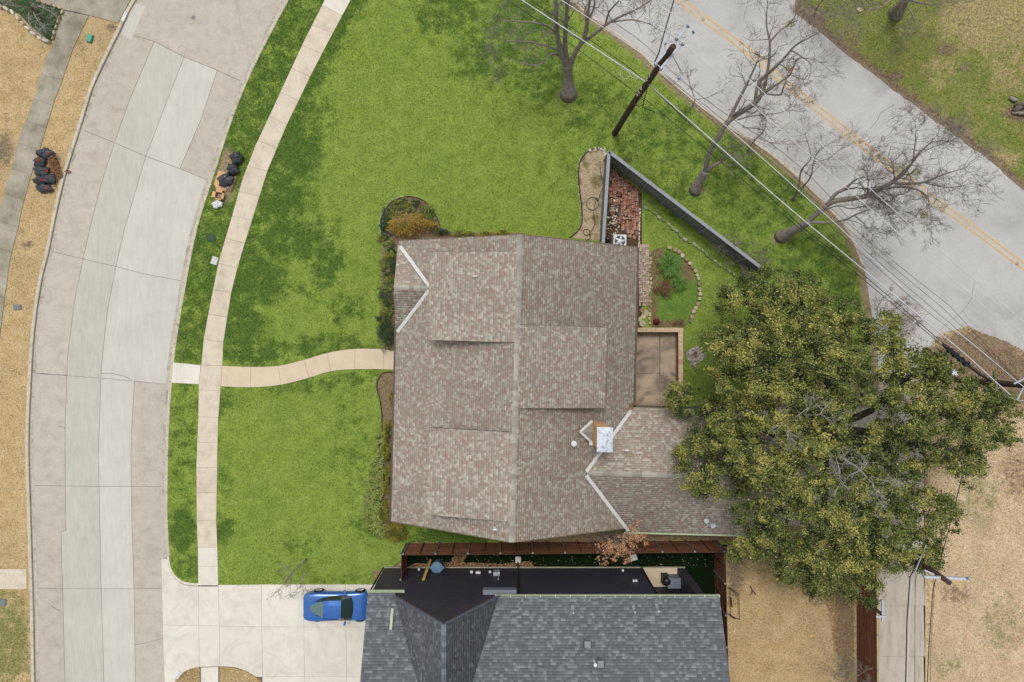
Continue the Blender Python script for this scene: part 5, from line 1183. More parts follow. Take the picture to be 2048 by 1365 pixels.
# ================================================================ CAR
car = thing('sports_car', Q(-341, 524, .03), 'low blue sports coupe parked nose in on the pale driveway', 'car')
cx0, cy0 = Q(-341, 524).x, Q(-341, 524).y + .02; CL, CW = 4.55, 1.86; z0 = .03
def cp(x, y, z): return Vector((cx0 + x, cy0 + y, z + z0))      # x forward = east
st = [  # x, half width low, half width belt, z low, z belt, z deck
    (-2.27, .60, .62, .38, .70, .74), (-2.20, .80, .78, .26, .76, .82), (-2.0, .90, .86, .18, .80, .87), (-1.6, .93, .90, .16, .82, .89), (-1.2, .93, .90, .16, .80, .87), (-.7, .91, .87, .17, .78, .84), (0, .90, .85, .17, .76, .82),
    (.6, .91, .86, .17, .74, .80), (1.1, .93, .88, .16, .72, .76), (1.5, .93, .88, .16, .68, .71), (1.85, .90, .82, .18, .58, .60), (2.12, .80, .70, .22, .46, .48), (2.26, .55, .50, .28, .38, .40)]
vs = []; n = 11
for x, wl0, wb_, zl, zb, zd in st:
    prof = [(0, zl), (wl0 * .9, zl), (wl0, zl + .12), (wl0 + .01, (zl + zb) / 2), (wb_ + .02, zb - .05), (wb_ - .05, zb + .01)]
    prof += [(wb_ - .2, zd - .01)]
    ring = [(-y, z) for y, z in prof[:0:-1]] + prof[1:]
    ring = [(0, zd)] + [(y, z) for y, z in reversed(prof[1:])] + [(0, zl)] + [(-y, z) for y, z in prof[1:]]
    vs += [cp(x, y, z) for y, z in ring]
k = len(ring); fs = [(i * k + j, i * k + (j + 1) % k, (i + 1) * k + (j + 1) % k, (i + 1) * k + j) for i in range(len(st) - 1) for j in range(k)] + [tuple(range(k - 1, -1, -1)), tuple((len(st) - 1) * k + j for j in range(k))]
bo = MB().add(vs, fs).build('body', M['carblue'], car, smooth=True)
md = bo.modifiers.new('sub', 'SUBSURF'); md.levels = 1; md.render_levels = 2
# greenhouse: outline stations from tail tip to windshield foot
gh = [(-1.85, .02, .02, .86, .87), (-1.75, .24, .16, .86, .92), (-1.35, .47, .36, .86, 1.05), (-.95, .62, .49, .85, 1.14), (-.5, .72, .55, .84, 1.19), (0, .77, .56, .82, 1.19), (.25, .78, .55, .81, 1.15), (.55, .78, .60, .80, 1.0), (.85, .70, .60, .79, .86), (.95, .30, .28, .79, .80)]
def quadstrip(name, mat, i0, i1, kind):
    m = MB()
    for a, b_ in zip(gh[i0:i1], gh[i0 + 1:i1 + 1]):
        def ring(s_):
            x, wb, wr, zb, zr = s_
            return [cp(x, y, z) for y, z in ((-wb, zb), (-wr - .02, zr - .05), (-wr * .5, zr), (0, zr + .012), (wr * .5, zr), (wr + .02, zr - .05), (wb, zb))]
        A, B = ring(a), ring(b_); idx = {'side': [0, 5], 'top': [1, 2, 3, 4]}[kind]
        for i in idx: m.add([A[i], A[i + 1], B[i + 1], B[i]], [(3, 2, 1, 0)])
    m.build(name, mat, car, smooth=True)
quadstrip('rear_window', M['rearglass'], 0, 3, 'top'); quadstrip('roof_bar', M['greycover'], 3, 4, 'top') if False else None
quadstrip('roof_panel', M['carblue'], 3, 6, 'top'); quadstrip('windshield', M['carglass'], 6, 9, 'top'); quadstrip('side_window', M['carglass'], 2, 8, 'side'); quadstrip('rear_quarter', M['carblue'], 0, 2, 'side')
MB().bar(cp(-.93, -.5, 1.15), cp(-.93, .5, 1.15), .1, .02).build('roof_bar', M['greycover'], car)
def rimline(pts, name='window_seal'): MB().tube([cp(*p) for p in pts], .018, 5).build(name, M['black'], car)
for sg in (-1, 1):
    rimline([(x, sg * (wb + .01), zb + .0) for x, wb, wr, zb, zr in gh[:9]])
    MB().bar(cp(-.15, sg * .69, 1.0), cp(-.2, sg * .80, .83), .07, .02).build('door_pillar', M['carblue'], car) if False else None
    MB().box(cp(.42, sg * 1.0, .84), (.12, .24, .12), .3 * sg).build('wing_mirror', M['carblue'], car)
    for xw_ in (-1.38, 1.3):
        wheel = MB().lathe(tuple(cp(xw_, sg * .86 - (.0), .33)), [(.2, -.11 * 1), (.31, -.11), (.33, -.06), (.33, .06), (.31, .11), (.2, .11)], 24, axis='Y').build('wheel', M['tyre'], car, smooth=True)
        MB().lathe(tuple(cp(xw_, sg * (.975) - .01, .33)), [(.05, 0), (.21, 0), (.22, .02), (.001, .02)], 24, axis='Y').build('rim', M['rim'], wheel)
        for i in range(5):
            a = i * 1.2566; q0 = cp(xw_, sg * .99, .33); MB().bar(q0, q0 + Vector((math.cos(a) * .2, 0, math.sin(a) * .2)), .03, .04).build('spoke', M['rim'], wheel)
    MB().box(cp(-2.2, sg * .52, .62), (.14, .22, .12)).build('tail_light', M['tail'], car)
    MB().box(cp(1.86, sg * .62, .605), (.34, .2, .03)).build('headlight_cover', M['carblue'], car)
for i in range(3): MB().box(cp(.8 - .02 * i, 0, .83), (.02, 1.1, .01)).build('wiper', M['black'], car) if i == 0 else None
# ================================================================ TREES
def bez(pts, n=3): return [Vector(p) for p in smooth_poly([tuple(p) for p in pts], n)]
def grow(mb, p, d, L, r, depth, up=.15, spread=.8, segs=3, kids=(3, 5)):
    pts = [p.copy()]; dd = d.normalized()
    for i in range(segs):
        dd = (dd + Vector(rng.normal(0, .22, 3)) + Vector((0, 0, up * .2))).normalized(); pts.append(pts[-1] + dd * L / segs)
    mb.tube(pts, [r, max(.004, r * .35)], 5 if r > .03 else 3, rnd=.5, cap=False)
    if depth <= 0: return
    for i in range(rng.integers(*kids)):
        t = rng.uniform(.3, 1.0); k = t * segs; a = pts[min(int(k), segs - 1)].lerp(pts[min(int(k) + 1, segs)], k - int(k))
        nd = (dd * rng.uniform(.5, 1) + Vector(rng.normal(0, 1, 3)).normalized() * spread + Vector((0, 0, up))).normalized()
        grow(mb, a, nd, L * rng.uniform(.5, .75), max(.006, r * .55), depth - 1, up, spread, segs, kids)
def baretree(label, base_r, trunk, limbs, cat='tree', name='bare_tree', bark='bark', twig='twig', tw=(2.2, 3), every=.9, sub=None, flare=1.5, tk=(2, 5)):
    """trunk / limbs: lists of (px, py, z, r)"""
    T = [tuple(P(x, y, z)) + (r,) for x, y, z, r in trunk]
    t = thing(name, T[0][:3], label, cat)
    pts = smooth_poly(T, 4); rr = [p[3] for p in pts]; rr[0] *= flare; rr[1] *= (1 + flare) / 2; rr[2] *= 1.1
    pts = [(p[0], p[1], p[2] - (.1 if i == 0 else 0)) for i, p in enumerate(pts)]
    MB().tube(pts, rr, 12).build('trunk', M[bark], t, smooth=True)
    tws = MB()
    for lm in limbs:
        q = smooth_poly([tuple(P(x, y, z)) + (r,) for x, y, z, r in lm], 4); m = MB().tube([p[:3] for p in q], [p[3] for p in q], 8, cap=False); m.build('limb', M[bark], t, smooth=True)
        V = [Vector(p[:3]) for p in q]; acc = 0
        for i in range(2, len(V)):
            acc += (V[i] - V[i - 1]).length
            if acc > every or i == len(V) - 1:
                acc = 0; d0 = (V[i] - V[i - 1]).normalized()
                if i < len(V) * .3: continue
                for s_ in range(2 if i < len(V) - 1 else 4):
                    d = (d0 * .7 + Vector(rng.normal(0, 1, 3)).normalized() * .9 + Vector((0, 0, .15))).normalized()
                    grow(tws, V[i], d, rng.uniform(.6, 1) * tw[0], max(.012, q[i][3] * .45), tw[1], kids=tk)
    o = tws.build('twigs', M[twig], t); o['kind'] = 'stuff'
    return t
baretree('big bare tree with thick gray trunk at the top of the lawn', .4, [(1137, 190, 0, .40), (1136, 150, 1.4, .33), (1134, 128, 2.3, .32)],
    [[(1134, 135, 2.1, .2), (1122, 105, 3.4, .17), (1113, 60, 5.2, .14), (1112, 10, 7.0, .11), (1108, -40, 8.5, .07)], [(1136, 130, 2.3, .18), (1130, 95, 3.6, .15), (1132, 50, 5.4, .12), (1136, 0, 7.2, .09), (1145, -40, 9, .05)],
     [(1137, 140, 2.0, .17), (1150, 108, 3.4, .15), (1170, 72, 5, .12), (1175, 40, 6.2, .09), (1180, -10, 8, .05)], [(1162, 88, 4.2, .1), (1190, 68, 5.4, .09), (1212, 50, 6.3, .08), (1240, 34, 7, .06), (1275, 18, 8, .04), (1310, -5, 9, .03)],
     [(1211, 52, 6.2, .07), (1218, 25, 7, .05), (1240, 0, 8, .04)], [(1178, 38, 6.2, .06), (1188, 15, 7, .05), (1190, -15, 8, .03)], [(1128, 118, 2.8, .1), (1105, 108, 3.4, .07), (1080, 130, 3.8, .05), (1050, 128, 4.2, .03), (1020, 118, 4.5, .02)],
     [(1122, 105, 3.2, .08), (1095, 92, 4, .06), (1055, 84, 4.8, .04), (1010, 82, 5.4, .03)], [(1118, 85, 4.2, .06), (1100, 55, 5.2, .05), (1060, 45, 6, .04), (1000, 42, 7, .02)], [(1222, 45, 6.5, .05), (1262, 40, 7.3, .04), (1300, 48, 8, .02)]], tw=(1.5, 3), every=1.2)
baretree('bare leaning tree with forked trunk whose crown overhangs the yellow lines', .3, [(1390, 381, 0, .3), (1402, 358, 1.0, .26), (1412, 342, 1.7, .25)],
    [[(1411, 345, 1.6, .16), (1414, 325, 2.5, .15), (1422, 300, 3.5, .14), (1440, 270, 4.8, .14), (1455, 245, 5.6, .15), (1480, 226, 6.2, .15), (1508, 208, 6.9, .14), (1525, 185, 7.6, .1), (1535, 145, 8.4, .08), (1540, 90, 9.5, .06), (1533, 50, 10.2, .04), (1535, 5, 11, .02)],
     [(1412, 342, 1.7, .15), (1425, 333, 2.3, .13), (1445, 322, 2.9, .1)], [(1455, 245, 5.5, .1), (1475, 205, 6.6, .09), (1492, 172, 7.4, .07), (1505, 145, 8.1, .05), (1513, 126, 8.6, .04)],
     [(1510, 205, 6.9, .1), (1518, 165, 7.8, .09), (1545, 140, 8.4, .08), (1570, 115, 9.1, .06), (1590, 92, 9.7, .05), (1620, 75, 10.3, .03), (1645, 62, 10.8, .02)], [(1512, 200, 7, .09), (1535, 182, 7.5, .07), (1560, 165, 8.1, .05), (1580, 150, 8.6, .04), (1596, 118, 9.3, .03), (1630, 120, 9.8, .02)],
     [(1540, 84, 9.4, .05), (1560, 62, 9.9, .04), (1582, 45, 10.3, .03), (1592, 28, 10.7, .02)], [(1532, 188, 7.5, .06), (1560, 190, 7.9, .05), (1566, 178, 8.3, .04), (1576, 150, 8.8, .03)], [(1475, 240, 6.1, .05), (1505, 232, 6.6, .04), (1560, 226, 7.4, .02), (1582, 212, 7.8, .01)],
     [(1485, 255, 3.5, .03), (1528, 262, 4.2, .03), (1500, 285, 3.8, .02)], [(1580, 100, 9.4, .04), (1600, 112, 9.6, .03), (1622, 130, 9.8, .03), (1615, 165, 9.9, .015)]], tw=(1.5, 3), every=1.0)
baretree('bare tree with long limb reaching right over the road, ivy at its base', .3, [(1562, 474, 0, .32), (1585, 462, 1.2, .28), (1605, 452, 2.1, .26), (1622, 442, 2.9, .2)],
    [[(1615, 446, 2.6, .17), (1638, 424, 3.6, .16), (1665, 404, 4.4, .16), (1700, 398, 5.2, .16), (1733, 392, 5.8, .15), (1760, 378, 6.5, .13), (1785, 365, 7.2, .11), (1808, 343, 8, .08), (1825, 325, 8.6, .07), (1840, 305, 9.2, .05), (1862, 285, 9.8, .03)],
     [(1786, 365, 7.2, .08), (1805, 368, 7.7, .08), (1835, 367, 8.2, .07), (1858, 362, 8.7, .05), (1885, 350, 9.2, .04), (1925, 338, 9.8, .02)], [(1770, 378, 6.8, .07), (1800, 374, 7.5, .06), (1835, 380, 8, .05), (1855, 395, 8.4, .04), (1858, 412, 8.7, .02)],
     [(1655, 408, 4.2, .1), (1672, 388, 4.9, .1), (1690, 378, 5.4, .09), (1705, 365, 6, .05), (1718, 357, 6.5, .04), (1745, 352, 7.2, .02)], [(1688, 380, 5.2, .06), (1712, 376, 5.8, .05)], [(1745, 388, 6, .05), (1760, 402, 6.3, .04), (1778, 416, 6.5, .03)],
     [(1620, 444, 2.8, .09), (1655, 446, 3.6, .07), (1690, 440, 4.4, .06), (1715, 428, 5, .04), (1740, 420, 5.6, .02)], [(1640, 425, 3.6, .05), (1675, 412, 4.6, .04), (1700, 418, 5, .03), (1725, 414, 5.6, .02)], [(1710, 432, 4.8, .04), (1730, 450, 5, .03), (1745, 470, 5.2, .02)],
     [(1826, 322, 8.6, .05), (1830, 290, 9.3, .03), (1832, 262, 9.8, .02)], [(1850, 366, 8.4, .04), (1890, 375, 9, .03), (1925, 372, 9.5, .02)]], tw=(1.6, 3), every=.8, tk=(3, 6))
p = P(1572, 470, 0); leaf_t = thing('ivy', (p.x, p.y, 0), 'gray dry ivy clump wrapping the base of the right bare tree', 'ivy'); leafcloud('foliage', [(p.x, p.y, .4), (p.x + .5, p.y + .2, .9)], [(.6, .42, .5), (.5, .35, .5)], 260, .1, M['redshrub'], leaf_t, shell=.8, asp=.2)
baretree('small twin stemmed bare tree on the kerb between the two leaning trees', .1, [(1588, 398, 0, .1), (1590, 392, .5, .08)],
    [[(1590, 392, .5, .06), (1598, 370, 1.8, .05), (1603, 340, 3, .045), (1622, 315, 4, .03), (1610, 270, 5, .015)], [(1590, 392, .5, .06), (1608, 372, 1.8, .05), (1622, 352, 2.8, .045), (1628, 322, 3.8, .03), (1640, 300, 4.6, .02), (1665, 285, 5.2, .01)], [(1628, 324, 3.8, .03), (1655, 318, 4.4, .02), (1680, 300, 5, .01)]], tw=(1.5, 2), every=.6)
baretree('slim reddish bare sapling by the kerb above the small twin tree', .06, [(1496, 303, 0, .06), (1498, 297, .5, .05)], [[(1498, 297, .5, .045), (1510, 280, 1.6, .04), (1528, 262, 2.8, .03), (1532, 240, 3.8, .015)], [(1515, 276, 1.9, .02), (1540, 285, 3, .015), (1575, 290, 4, .01)]], tw=(1.3, 2), every=.7, twig='twig_red')
baretree('thin bare sapling by the kerb below the utility pole', .04, [(1385, 215, 0, .04), (1390, 200, .8, .03)], [[(1390, 200, .8, .03), (1382, 175, 2, .02), (1375, 155, 3, .01)], [(1390, 200, .8, .02), (1415, 195, 2, .015), (1440, 182, 3, .01)]], tw=(.9, 2), every=.6)
baretree('bare tree cut off by the top picture edge beyond the road', .4, [(1792, 28, 0, .36), (1806, 8, 1.6, .3), (1822, -14, 2.8, .26)],
    [[(1820, -10, 2.6, .15), (1850, -30, 4, .1), (1900, -60, 6, .06)], [(1812, 0, 2, .08), (1790, -4, 3.4, .06), (1760, 15, 4, .04), (1730, 20, 4.6, .02)], [(1808, 5, 1.6, .05), (1830, 40, 1.9, .04), (1822, 70, 2, .02)], [(1815, 0, 2.2, .06), (1860, 10, 3.4, .04), (1890, 5, 4, .02)]], tw=(1.8, 3), every=.7)
baretree('tangle of bare twigs at the top edge where the road meets the grass', .06, [(1628, 30, 0, .06), (1632, 20, .6, .05)], [[(1632, 20, .6, .05), (1650, -5, 2, .04), (1680, -20, 3, .02)], [(1632, 20, .6, .04), (1660, 25, 1.8, .03), (1690, 28, 2.6, .01)], [(1632, 20, .6, .04), (1615, 5, 1.8, .03), (1600, -10, 2.6, .02)]], tw=(1.2, 3), every=.5)
baretree('small pale bare tree in the dark bed at the top left corner', .1, [(72, 22, .02, .09), (66, 20, .6, .08)], [[(66, 20, .6, .06), (50, 14, 1.6, .04), (15, 8, 2.6, .02)], [(66, 20, .6, .06), (80, 14, 1.6, .03), (108, 28, 2.2, .015)], [(66, 20, .6, .06), (56, 34, 1.6, .03), (66, 62, 2.2, .015)], [(66, 20, .6, .06), (60, 5, 1.6, .03), (40, -20, 2.6, .02)], [(66, 20, .6, .05), (72, 36, 1.4, .03), (88, 52, 2, .01)]], twig='deadtwig', bark='bark', tw=(.8, 2), every=.6)
baretree('small bare sapling at the edge of the lawn above the blue car', .05, [(612, 1118, 0, .05), (604, 1128, .8, .04)], [[(604, 1128, .8, .035), (590, 1140, 1.8, .03), (575, 1158, 2.8, .02), (560, 1178, 3.6, .01)], [(590, 1140, 1.8, .025), (582, 1165, 2.8, .015), (580, 1188, 3.4, .01)], [(600, 1132, 1.2, .02), (605, 1155, 2.4, .015), (612, 1180, 3.2, .01)], [(604, 1128, .8, .02), (575, 1135, 2, .01)]], tw=(.7, 2), every=.5)
baretree('bare twiggy shrub growing at the bottom edge beside the alley fence', .05, [(1690, 1372, 0, .05), (1692, 1370, .4, .04)], [[(1692, 1370, .4, .03), (1705, 1358, 1.2, .02), (1728, 1345, 1.8, .01)], [(1692, 1370, .4, .03), (1688, 1355, 1.2, .02), (1678, 1345, 1.8, .01)], [(1692, 1370, .4, .03), (1712, 1368, 1.2, .02), (1735, 1368, 1.8, .01)]], name='bare_shrub', cat='shrub', tw=(.8, 3), every=.4)
baretree('gray twiggy shrub in the corner where the charcoal fence meets the oak', .05, [(1476, 524, 0, .04), (1476, 523, .3, .03)], [[(1476, 523, .3, .02), (1462, 512, .9, .02), (1450, 505, 1.2, .01)], [(1476, 523, .3, .02), (1490, 512, .9, .02), (1505, 505, 1.2, .01)], [(1476, 523, .3, .02), (1484, 535, .8, .02), (1495, 545, 1., .01)], [(1476, 523, .3, .02), (1470, 505, .9, .02), (1462, 492, 1.3, .01)], [(1476, 523, .3, .02), (1494, 525, .8, .02), (1515, 528, 1.1, .01)]], name='bare_shrub', cat='shrub', tw=(.8, 3), every=.3)
baretree('reddish bare shrub on the pale gravel right of the kerb near the oak', .05, [(1752, 640, -.05, .04), (1754, 639, .3, .03)], [[(1754, 639, .3, .03), (1775, 625, 1., .02), (1800, 612, 1.4, .01)], [(1754, 639, .3, .03), (1780, 645, 1., .02), (1815, 640, 1.6, .01)], [(1754, 639, .3, .03), (1775, 655, 1., .02), (1820, 662, 1.4, .01)], [(1754, 639, .3, .03), (1755, 615, 1, .02), (1765, 600, 1.3, .01)]], name='bare_shrub', cat='shrub', twig='twig_red', tw=(.9, 3), every=.35)
baretree('reddish vine twigs inside the gray fence corner', .03, [(1228, 335, 0, .03), (1228, 334, .4, .02)], [[(1228, 334, .4, .02), (1234, 350, .8, .01), (1240, 372, .9, .01)], [(1228, 334, .4, .02), (1240, 325, 1.2, .01), (1250, 322, 1.4, .01)], [(1228, 334, .4, .02), (1226, 350, .8, .01)]], name='bare_vine', cat='vine', twig='twig_red', tw=(.5, 2), every=.3)
baretree('low dark brush at the foot of the oak beside the tan house south wall', .03, [(1215, 1068, 0, .03), (1215, 1067, .4, .02)], [[(1215, 1067, .4, .02), (1235, 1062, 1.2, .01), (1250, 1058, 1.6, .01)], [(1215, 1067, .4, .02), (1200, 1075, 1.2, .01)], [(1215, 1067, .4, .02), (1225, 1080, 1.2, .01)]], name='bare_shrub', cat='shrub', tw=(.8, 3), every=.35)
# mistletoe balls in the second tree
for c, z, l in (((1580, 50), 10.4, 'dark green mistletoe clump in the crown of the forked leaning tree'), ((1836, 345), 9., 'green mistletoe clump over the yellow lines in the right bare tree'), ((1846, 432), 8.8, 'round yellow green mistletoe clump low in the right bare tree')):
    p = P(c[0], c[1], z); t = thing('mistletoe', p, l, 'mistletoe'); leafcloud('foliage', [tuple(p)], [(.22, .22, .2)], 120, .07, M['hedge'], t, shell=.2)
p = P(1580, 138, 9.6); t = thing('bird_nest', p, 'brown leafy nest in the crown of the forked leaning tree', 'nest'); leafcloud('leaves', [tuple(p)], [(.2, .2, .14)], 140, .06, M['litter'], t, shell=.3)
# log pile at the right edge
t = thing('tree_stump', P(2045, 215, 0), 'weathered broken stump at the right picture edge on the grass', 'stump')
for a, b_, r_ in (((2028, 222, .1), (2075, 188, .9), .2), ((2032, 212, .1), (2080, 200, 1.4), .17), ((2024, 226, .05), (2060, 225, .3), .12), ((2020, 195, .1), (2034, 202, .12), .14)):
    MB().tube([P(*a), P((a[0] + b_[0]) / 2, (a[1] + b_[1]) / 2 + 1, (a[2] + b_[2]) / 2), P(*b_)], [r_ * .8, r_, r_ * .9], 9).build('trunk_piece', M['bark'], t, smooth=True)
p = P(1718, 21, 0); tag(stonemesh(5).build('rock', M['stone_white'], org=(0, 0, 0)), 'pale rock on the grass at the top right', 'rock'); o = bpy.context.scene.objects['rock']; o.location = P(1718, 21, .03); o.scale = (.4, .3, .22)

# ---- live oak
oak = thing('live_oak', P(1640, 850, 0), 'huge spreading live oak covering the rear driveway with olive and yellow green leaves', 'tree')
lobes = [(1385, 805, 44, 26, 6.5), (1455, 700, 48, 56, 8), (1488, 610, 50, 50, 7.5), (1545, 575, 56, 34, 7.5), (1600, 590, 50, 42, 8), (1560, 650, 60, 50, 9), (1640, 640, 56, 50, 9), (1700, 650, 40, 46, 8), (1500, 700, 56, 50, 9), (1580, 720, 62, 50, 10), (1660, 715, 60, 50, 10), (1500, 775, 64, 40, 9), (1590, 785, 56, 40, 10), (1690, 745, 46, 40, 10), (1770, 662, 34, 36, 7), (1780, 720, 50, 44, 8.5), (1840, 740, 60, 40, 8.5), (1880, 735, 40, 26, 7.5),
    (1830, 790, 56, 40, 9), (1900, 790, 62, 36, 8.5), (1960, 800, 60, 40, 8), (2005, 830, 34, 40, 7), (1960, 860, 56, 40, 8.5), (1890, 870, 66, 44, 9), (1940, 925, 30, 50, 7), (1820, 850, 46, 40, 9), (1900, 930, 50, 26, 8), (1430, 860, 46, 46, 7.5), (1395, 915, 40, 40, 7), (1400, 965, 30, 24, 7), (1470, 890, 50, 50, 8.5), (1450, 950, 46, 40, 7.5), (1535, 920, 50, 40, 9.5), (1620, 895, 60, 26, 9.5),
    (1540, 980, 56, 40, 9), (1505, 1030, 40, 26, 8), (1600, 960, 56, 40, 10), (1650, 1000, 60, 44, 10), (1720, 985, 50, 50, 9.5), (1790, 960, 50, 40, 9), (1850, 1020, 56, 44, 8), (1890, 1030, 30, 40, 7), (1780, 1040, 50, 44, 9), (1700, 1050, 60, 40, 9), (1600, 1050, 60, 40, 9), (1540, 1085, 50, 40, 8), (1490, 1095, 30, 22, 7), (1640, 1110, 60, 44, 8.5), (1590, 1140, 46, 34, 7.5), (1650, 1165, 40, 30, 7.5), (1700, 1120, 50, 44, 8), (1745, 1110, 46, 44, 8), (1730, 1180, 40, 30, 6.5), (1800, 1100, 50, 40, 8), (1840, 1090, 40, 40, 7.5), (1860, 1120, 26, 24, 7), (1680, 815, 36, 30, 9.5), (1760, 890, 40, 40, 9), (1500, 830, 50, 30, 9), (1570, 850, 44, 24, 9.5), (1750, 800, 30, 24, 9)]
MB().tube([P(1640, 850, -.1), P(1642, 851, .5), P(1645, 853, 1.5), P(1650, 855, 2.6)], [.75, .55, .48, .46], 14).build('trunk', M['bark_dark'], oak, smooth=True)
fork = P(1650, 855, 2.5); lm_targets = [(1455, 700, 7), (1500, 610, 6.6), (1600, 600, 7), (1700, 660, 7.4), (1850, 745, 7.6), (1990, 830, 6.6), (1900, 900, 7.8), (1850, 1020, 7), (1760, 1090, 7), (1640, 1110, 7), (1530, 1070, 7), (1410, 940, 6.4), (1400, 830, 6.2), (1580, 720, 8.6), (1690, 980, 8.4)]
dead = MB(); tw_ = MB()
for x, y, z in lm_targets:
    e = P(x, y, z); mid = fork.lerp(e, .45) + Vector((rng.normal(0, .5), rng.normal(0, .5), .9)); q = bez([fork, mid, fork.lerp(e, .75) + Vector((rng.normal(0, .4), rng.normal(0, .4), .5)), e], 4)
    MB().tube(q, [.26, .05], 8, cap=False).build('limb', M['bark_dark'], oak, smooth=True)
    for i in range(5, len(q)):
        for s_ in range(2): grow(tw_, q[i], (q[i] - q[i - 1]).normalized() + Vector(rng.normal(0, .8, 3)), rng.uniform(.6, 1.1), .03, 1)
o = tw_.build('branches', M['bark_dark'], oak); o['kind'] = 'stuff'
for c, z in (((1700, 950), 9.4), ((1725, 945), 9.5), ((1680, 945), 9.2), ((1742, 952), 9.2), ((1610, 830), 9.6), ((1560, 838), 9)):
    for s_ in range(2): grow(dead, P(c[0], c[1], z - .5), Vector(rng.normal(0, 1, 3)) + Vector((0, 0, .3)), 1.2, .03, 3)
o = dead.build('dead_twigs', M['deadtwig'], oak); o['kind'] = 'stuff'
lobes += [(1770, 855, 26, 20, 7.0), (1720, 905, 26, 18, 7.0), (1800, 900, 30, 22, 7.2), (1830, 940, 30, 20, 7.2), (1620, 850, 30, 24, 8.5), (1660, 870, 34, 24, 9), (1640, 820, 30, 20, 8.6), (1700, 900, 30, 22, 8.8), (1345, 800, 12, 12, 6), (1360, 775, 14, 12, 6.2), (1370, 905, 16, 14, 6.4), (2020, 870, 16, 18, 6.6), (1990, 790, 24, 16, 7)]
CC_, RR_, TT_, NN_ = [], [], [], []
for x, y, rx, ry, z in lobes:
    area = rx * ry; n = max(8, int(area / 50)); lt = rng.uniform(-.16, .16)
    for i in range(n):
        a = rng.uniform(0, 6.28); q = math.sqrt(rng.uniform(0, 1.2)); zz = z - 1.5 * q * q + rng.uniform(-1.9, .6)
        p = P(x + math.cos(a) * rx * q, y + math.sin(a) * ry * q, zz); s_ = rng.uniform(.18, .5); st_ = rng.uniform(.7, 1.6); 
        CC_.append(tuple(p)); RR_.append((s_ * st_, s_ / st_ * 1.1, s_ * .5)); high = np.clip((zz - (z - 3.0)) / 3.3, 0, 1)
        TT_.append(np.clip(.02 + .5 * high ** 1.3 + lt + rng.normal(0, .11), 0, .95)); NN_.append(int(255 * s_ * s_ / .2) + 8)  # high clumps get yellow young growth; low ones darkened, painting shade into crown gaps
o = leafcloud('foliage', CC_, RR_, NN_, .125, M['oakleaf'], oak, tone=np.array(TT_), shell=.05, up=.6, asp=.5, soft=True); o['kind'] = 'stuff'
# ---- small oak with brown leaves
bo_ = thing('oak_sapling', P(1222, 1072, 0), 'young oak holding dry orange brown leaves between the houses', 'tree')
MB().tube([P(1222, 1072, 0), P(1225, 1073, 1.2), P(1232, 1076, 2.8)], [.08, .06, .05], 7).build('trunk', M['bark'], bo_, smooth=True)
m = MB(); Cb, Rb = [], []
for x, y, z in ((1268, 1058, 4.6), (1285, 1072, 4.2), (1250, 1075, 4.6), (1215, 1092, 4.4), (1245, 1100, 4.4), (1260, 1088, 4.2), (1230, 1095, 4.8), (1216, 1118, 4.), (1245, 1108, 4.2), (1225, 1105, 4.4), (1205, 1098, 3.8), (1265, 1070, 4.6), (1255, 1112, 3.8)):
    m.tube([P(1232, 1076, 2.8), P((1232 + x) / 2, (1076 + y) / 2, (2.8 + z) / 2 + .2), P(x, y, z)], [.04, .012], 5)
    for i in range(7): Cb.append(tuple(P(x + rng.normal(0, 8), y + rng.normal(0, 7), z + rng.normal(0, .2)))); Rb.append((.2, .2, .15))
m.build('limb', M['bark'], bo_); leafcloud('foliage', Cb, Rb, 20, .1, M['brownleaf'], bo_, shell=.3, tone=rng.uniform(.2, .8, len(Cb)))

# ================================================================ POLES AND WIRES
pole = thing('utility_pole', P(1230, 268, 0), 'tall dark wooden utility pole leaning over the kerb with double crossarms', 'utility pole')
pp_ = [P(1229, 268, -.05), P(1246, 240, 2.6), P(1270, 202, 5.4), P(1296, 165, 8.2), P(1322, 127, 10.8), P(1346, 94, 13)]
MB().tube(bez(pp_, 4), [.19, .145], 14).build('pole_shaft', M['polewood'], pole, smooth=True)
for a, b_ in (((1313, 126), (1378, 50)), ((1322, 136), (1388, 61))): MB().bar(P(a[0], a[1], 12.2), P(b_[0], b_[1], 12.4), .09, .11).build('crossarm', M['arm'], pole)
def insulator(par, c, z, r=.085):
    p = P(c[0], c[1], z); MB().lathe((p.x, p.y, z - .22), [(.025, 0), (.03, .06), (r, .08), (r * .6, .12), (r, .14), (r * .55, .18), (r * .7, .2), (.02, .24)], 12).build('insulator', M['insul'], par, smooth=True)
for c in ((1377, 51), (1388, 62), (1355, 76), (1367, 87), (1312, 128), (1323, 137)): insulator(pole, c, 12.55)
MB().bar(P(1375, 120, 11.4), P(1358, 156, 11.2), .03, .03).build('jumper_arm', M['steel'], pole); insulator(pole, (1359, 155), 11.4)
MB().tube([P(1340, 60, 11.6), P(1334, 88, 11.4)], .05, 8).build('fuse_cutout', M['arm'], pole); insulator(pole, (1333, 86), 11.5, .07)
MB().bar(P(1338, 98, 10.5), P(1366, 150, 10.3), .04, .05).build('brace', M['steel'], pole)
for i, (x, y, z) in enumerate(((1300, 158, 8.6), (1288, 176, 7.4), (1284, 184, 6.9), (1280, 188, 6.6), (1306, 150, 9.1))): MB().box(P(x, y, z) + Vector((-.12, -.05, 0)), (.16, .16, .12)).build('bracket', M['steel'], pole)
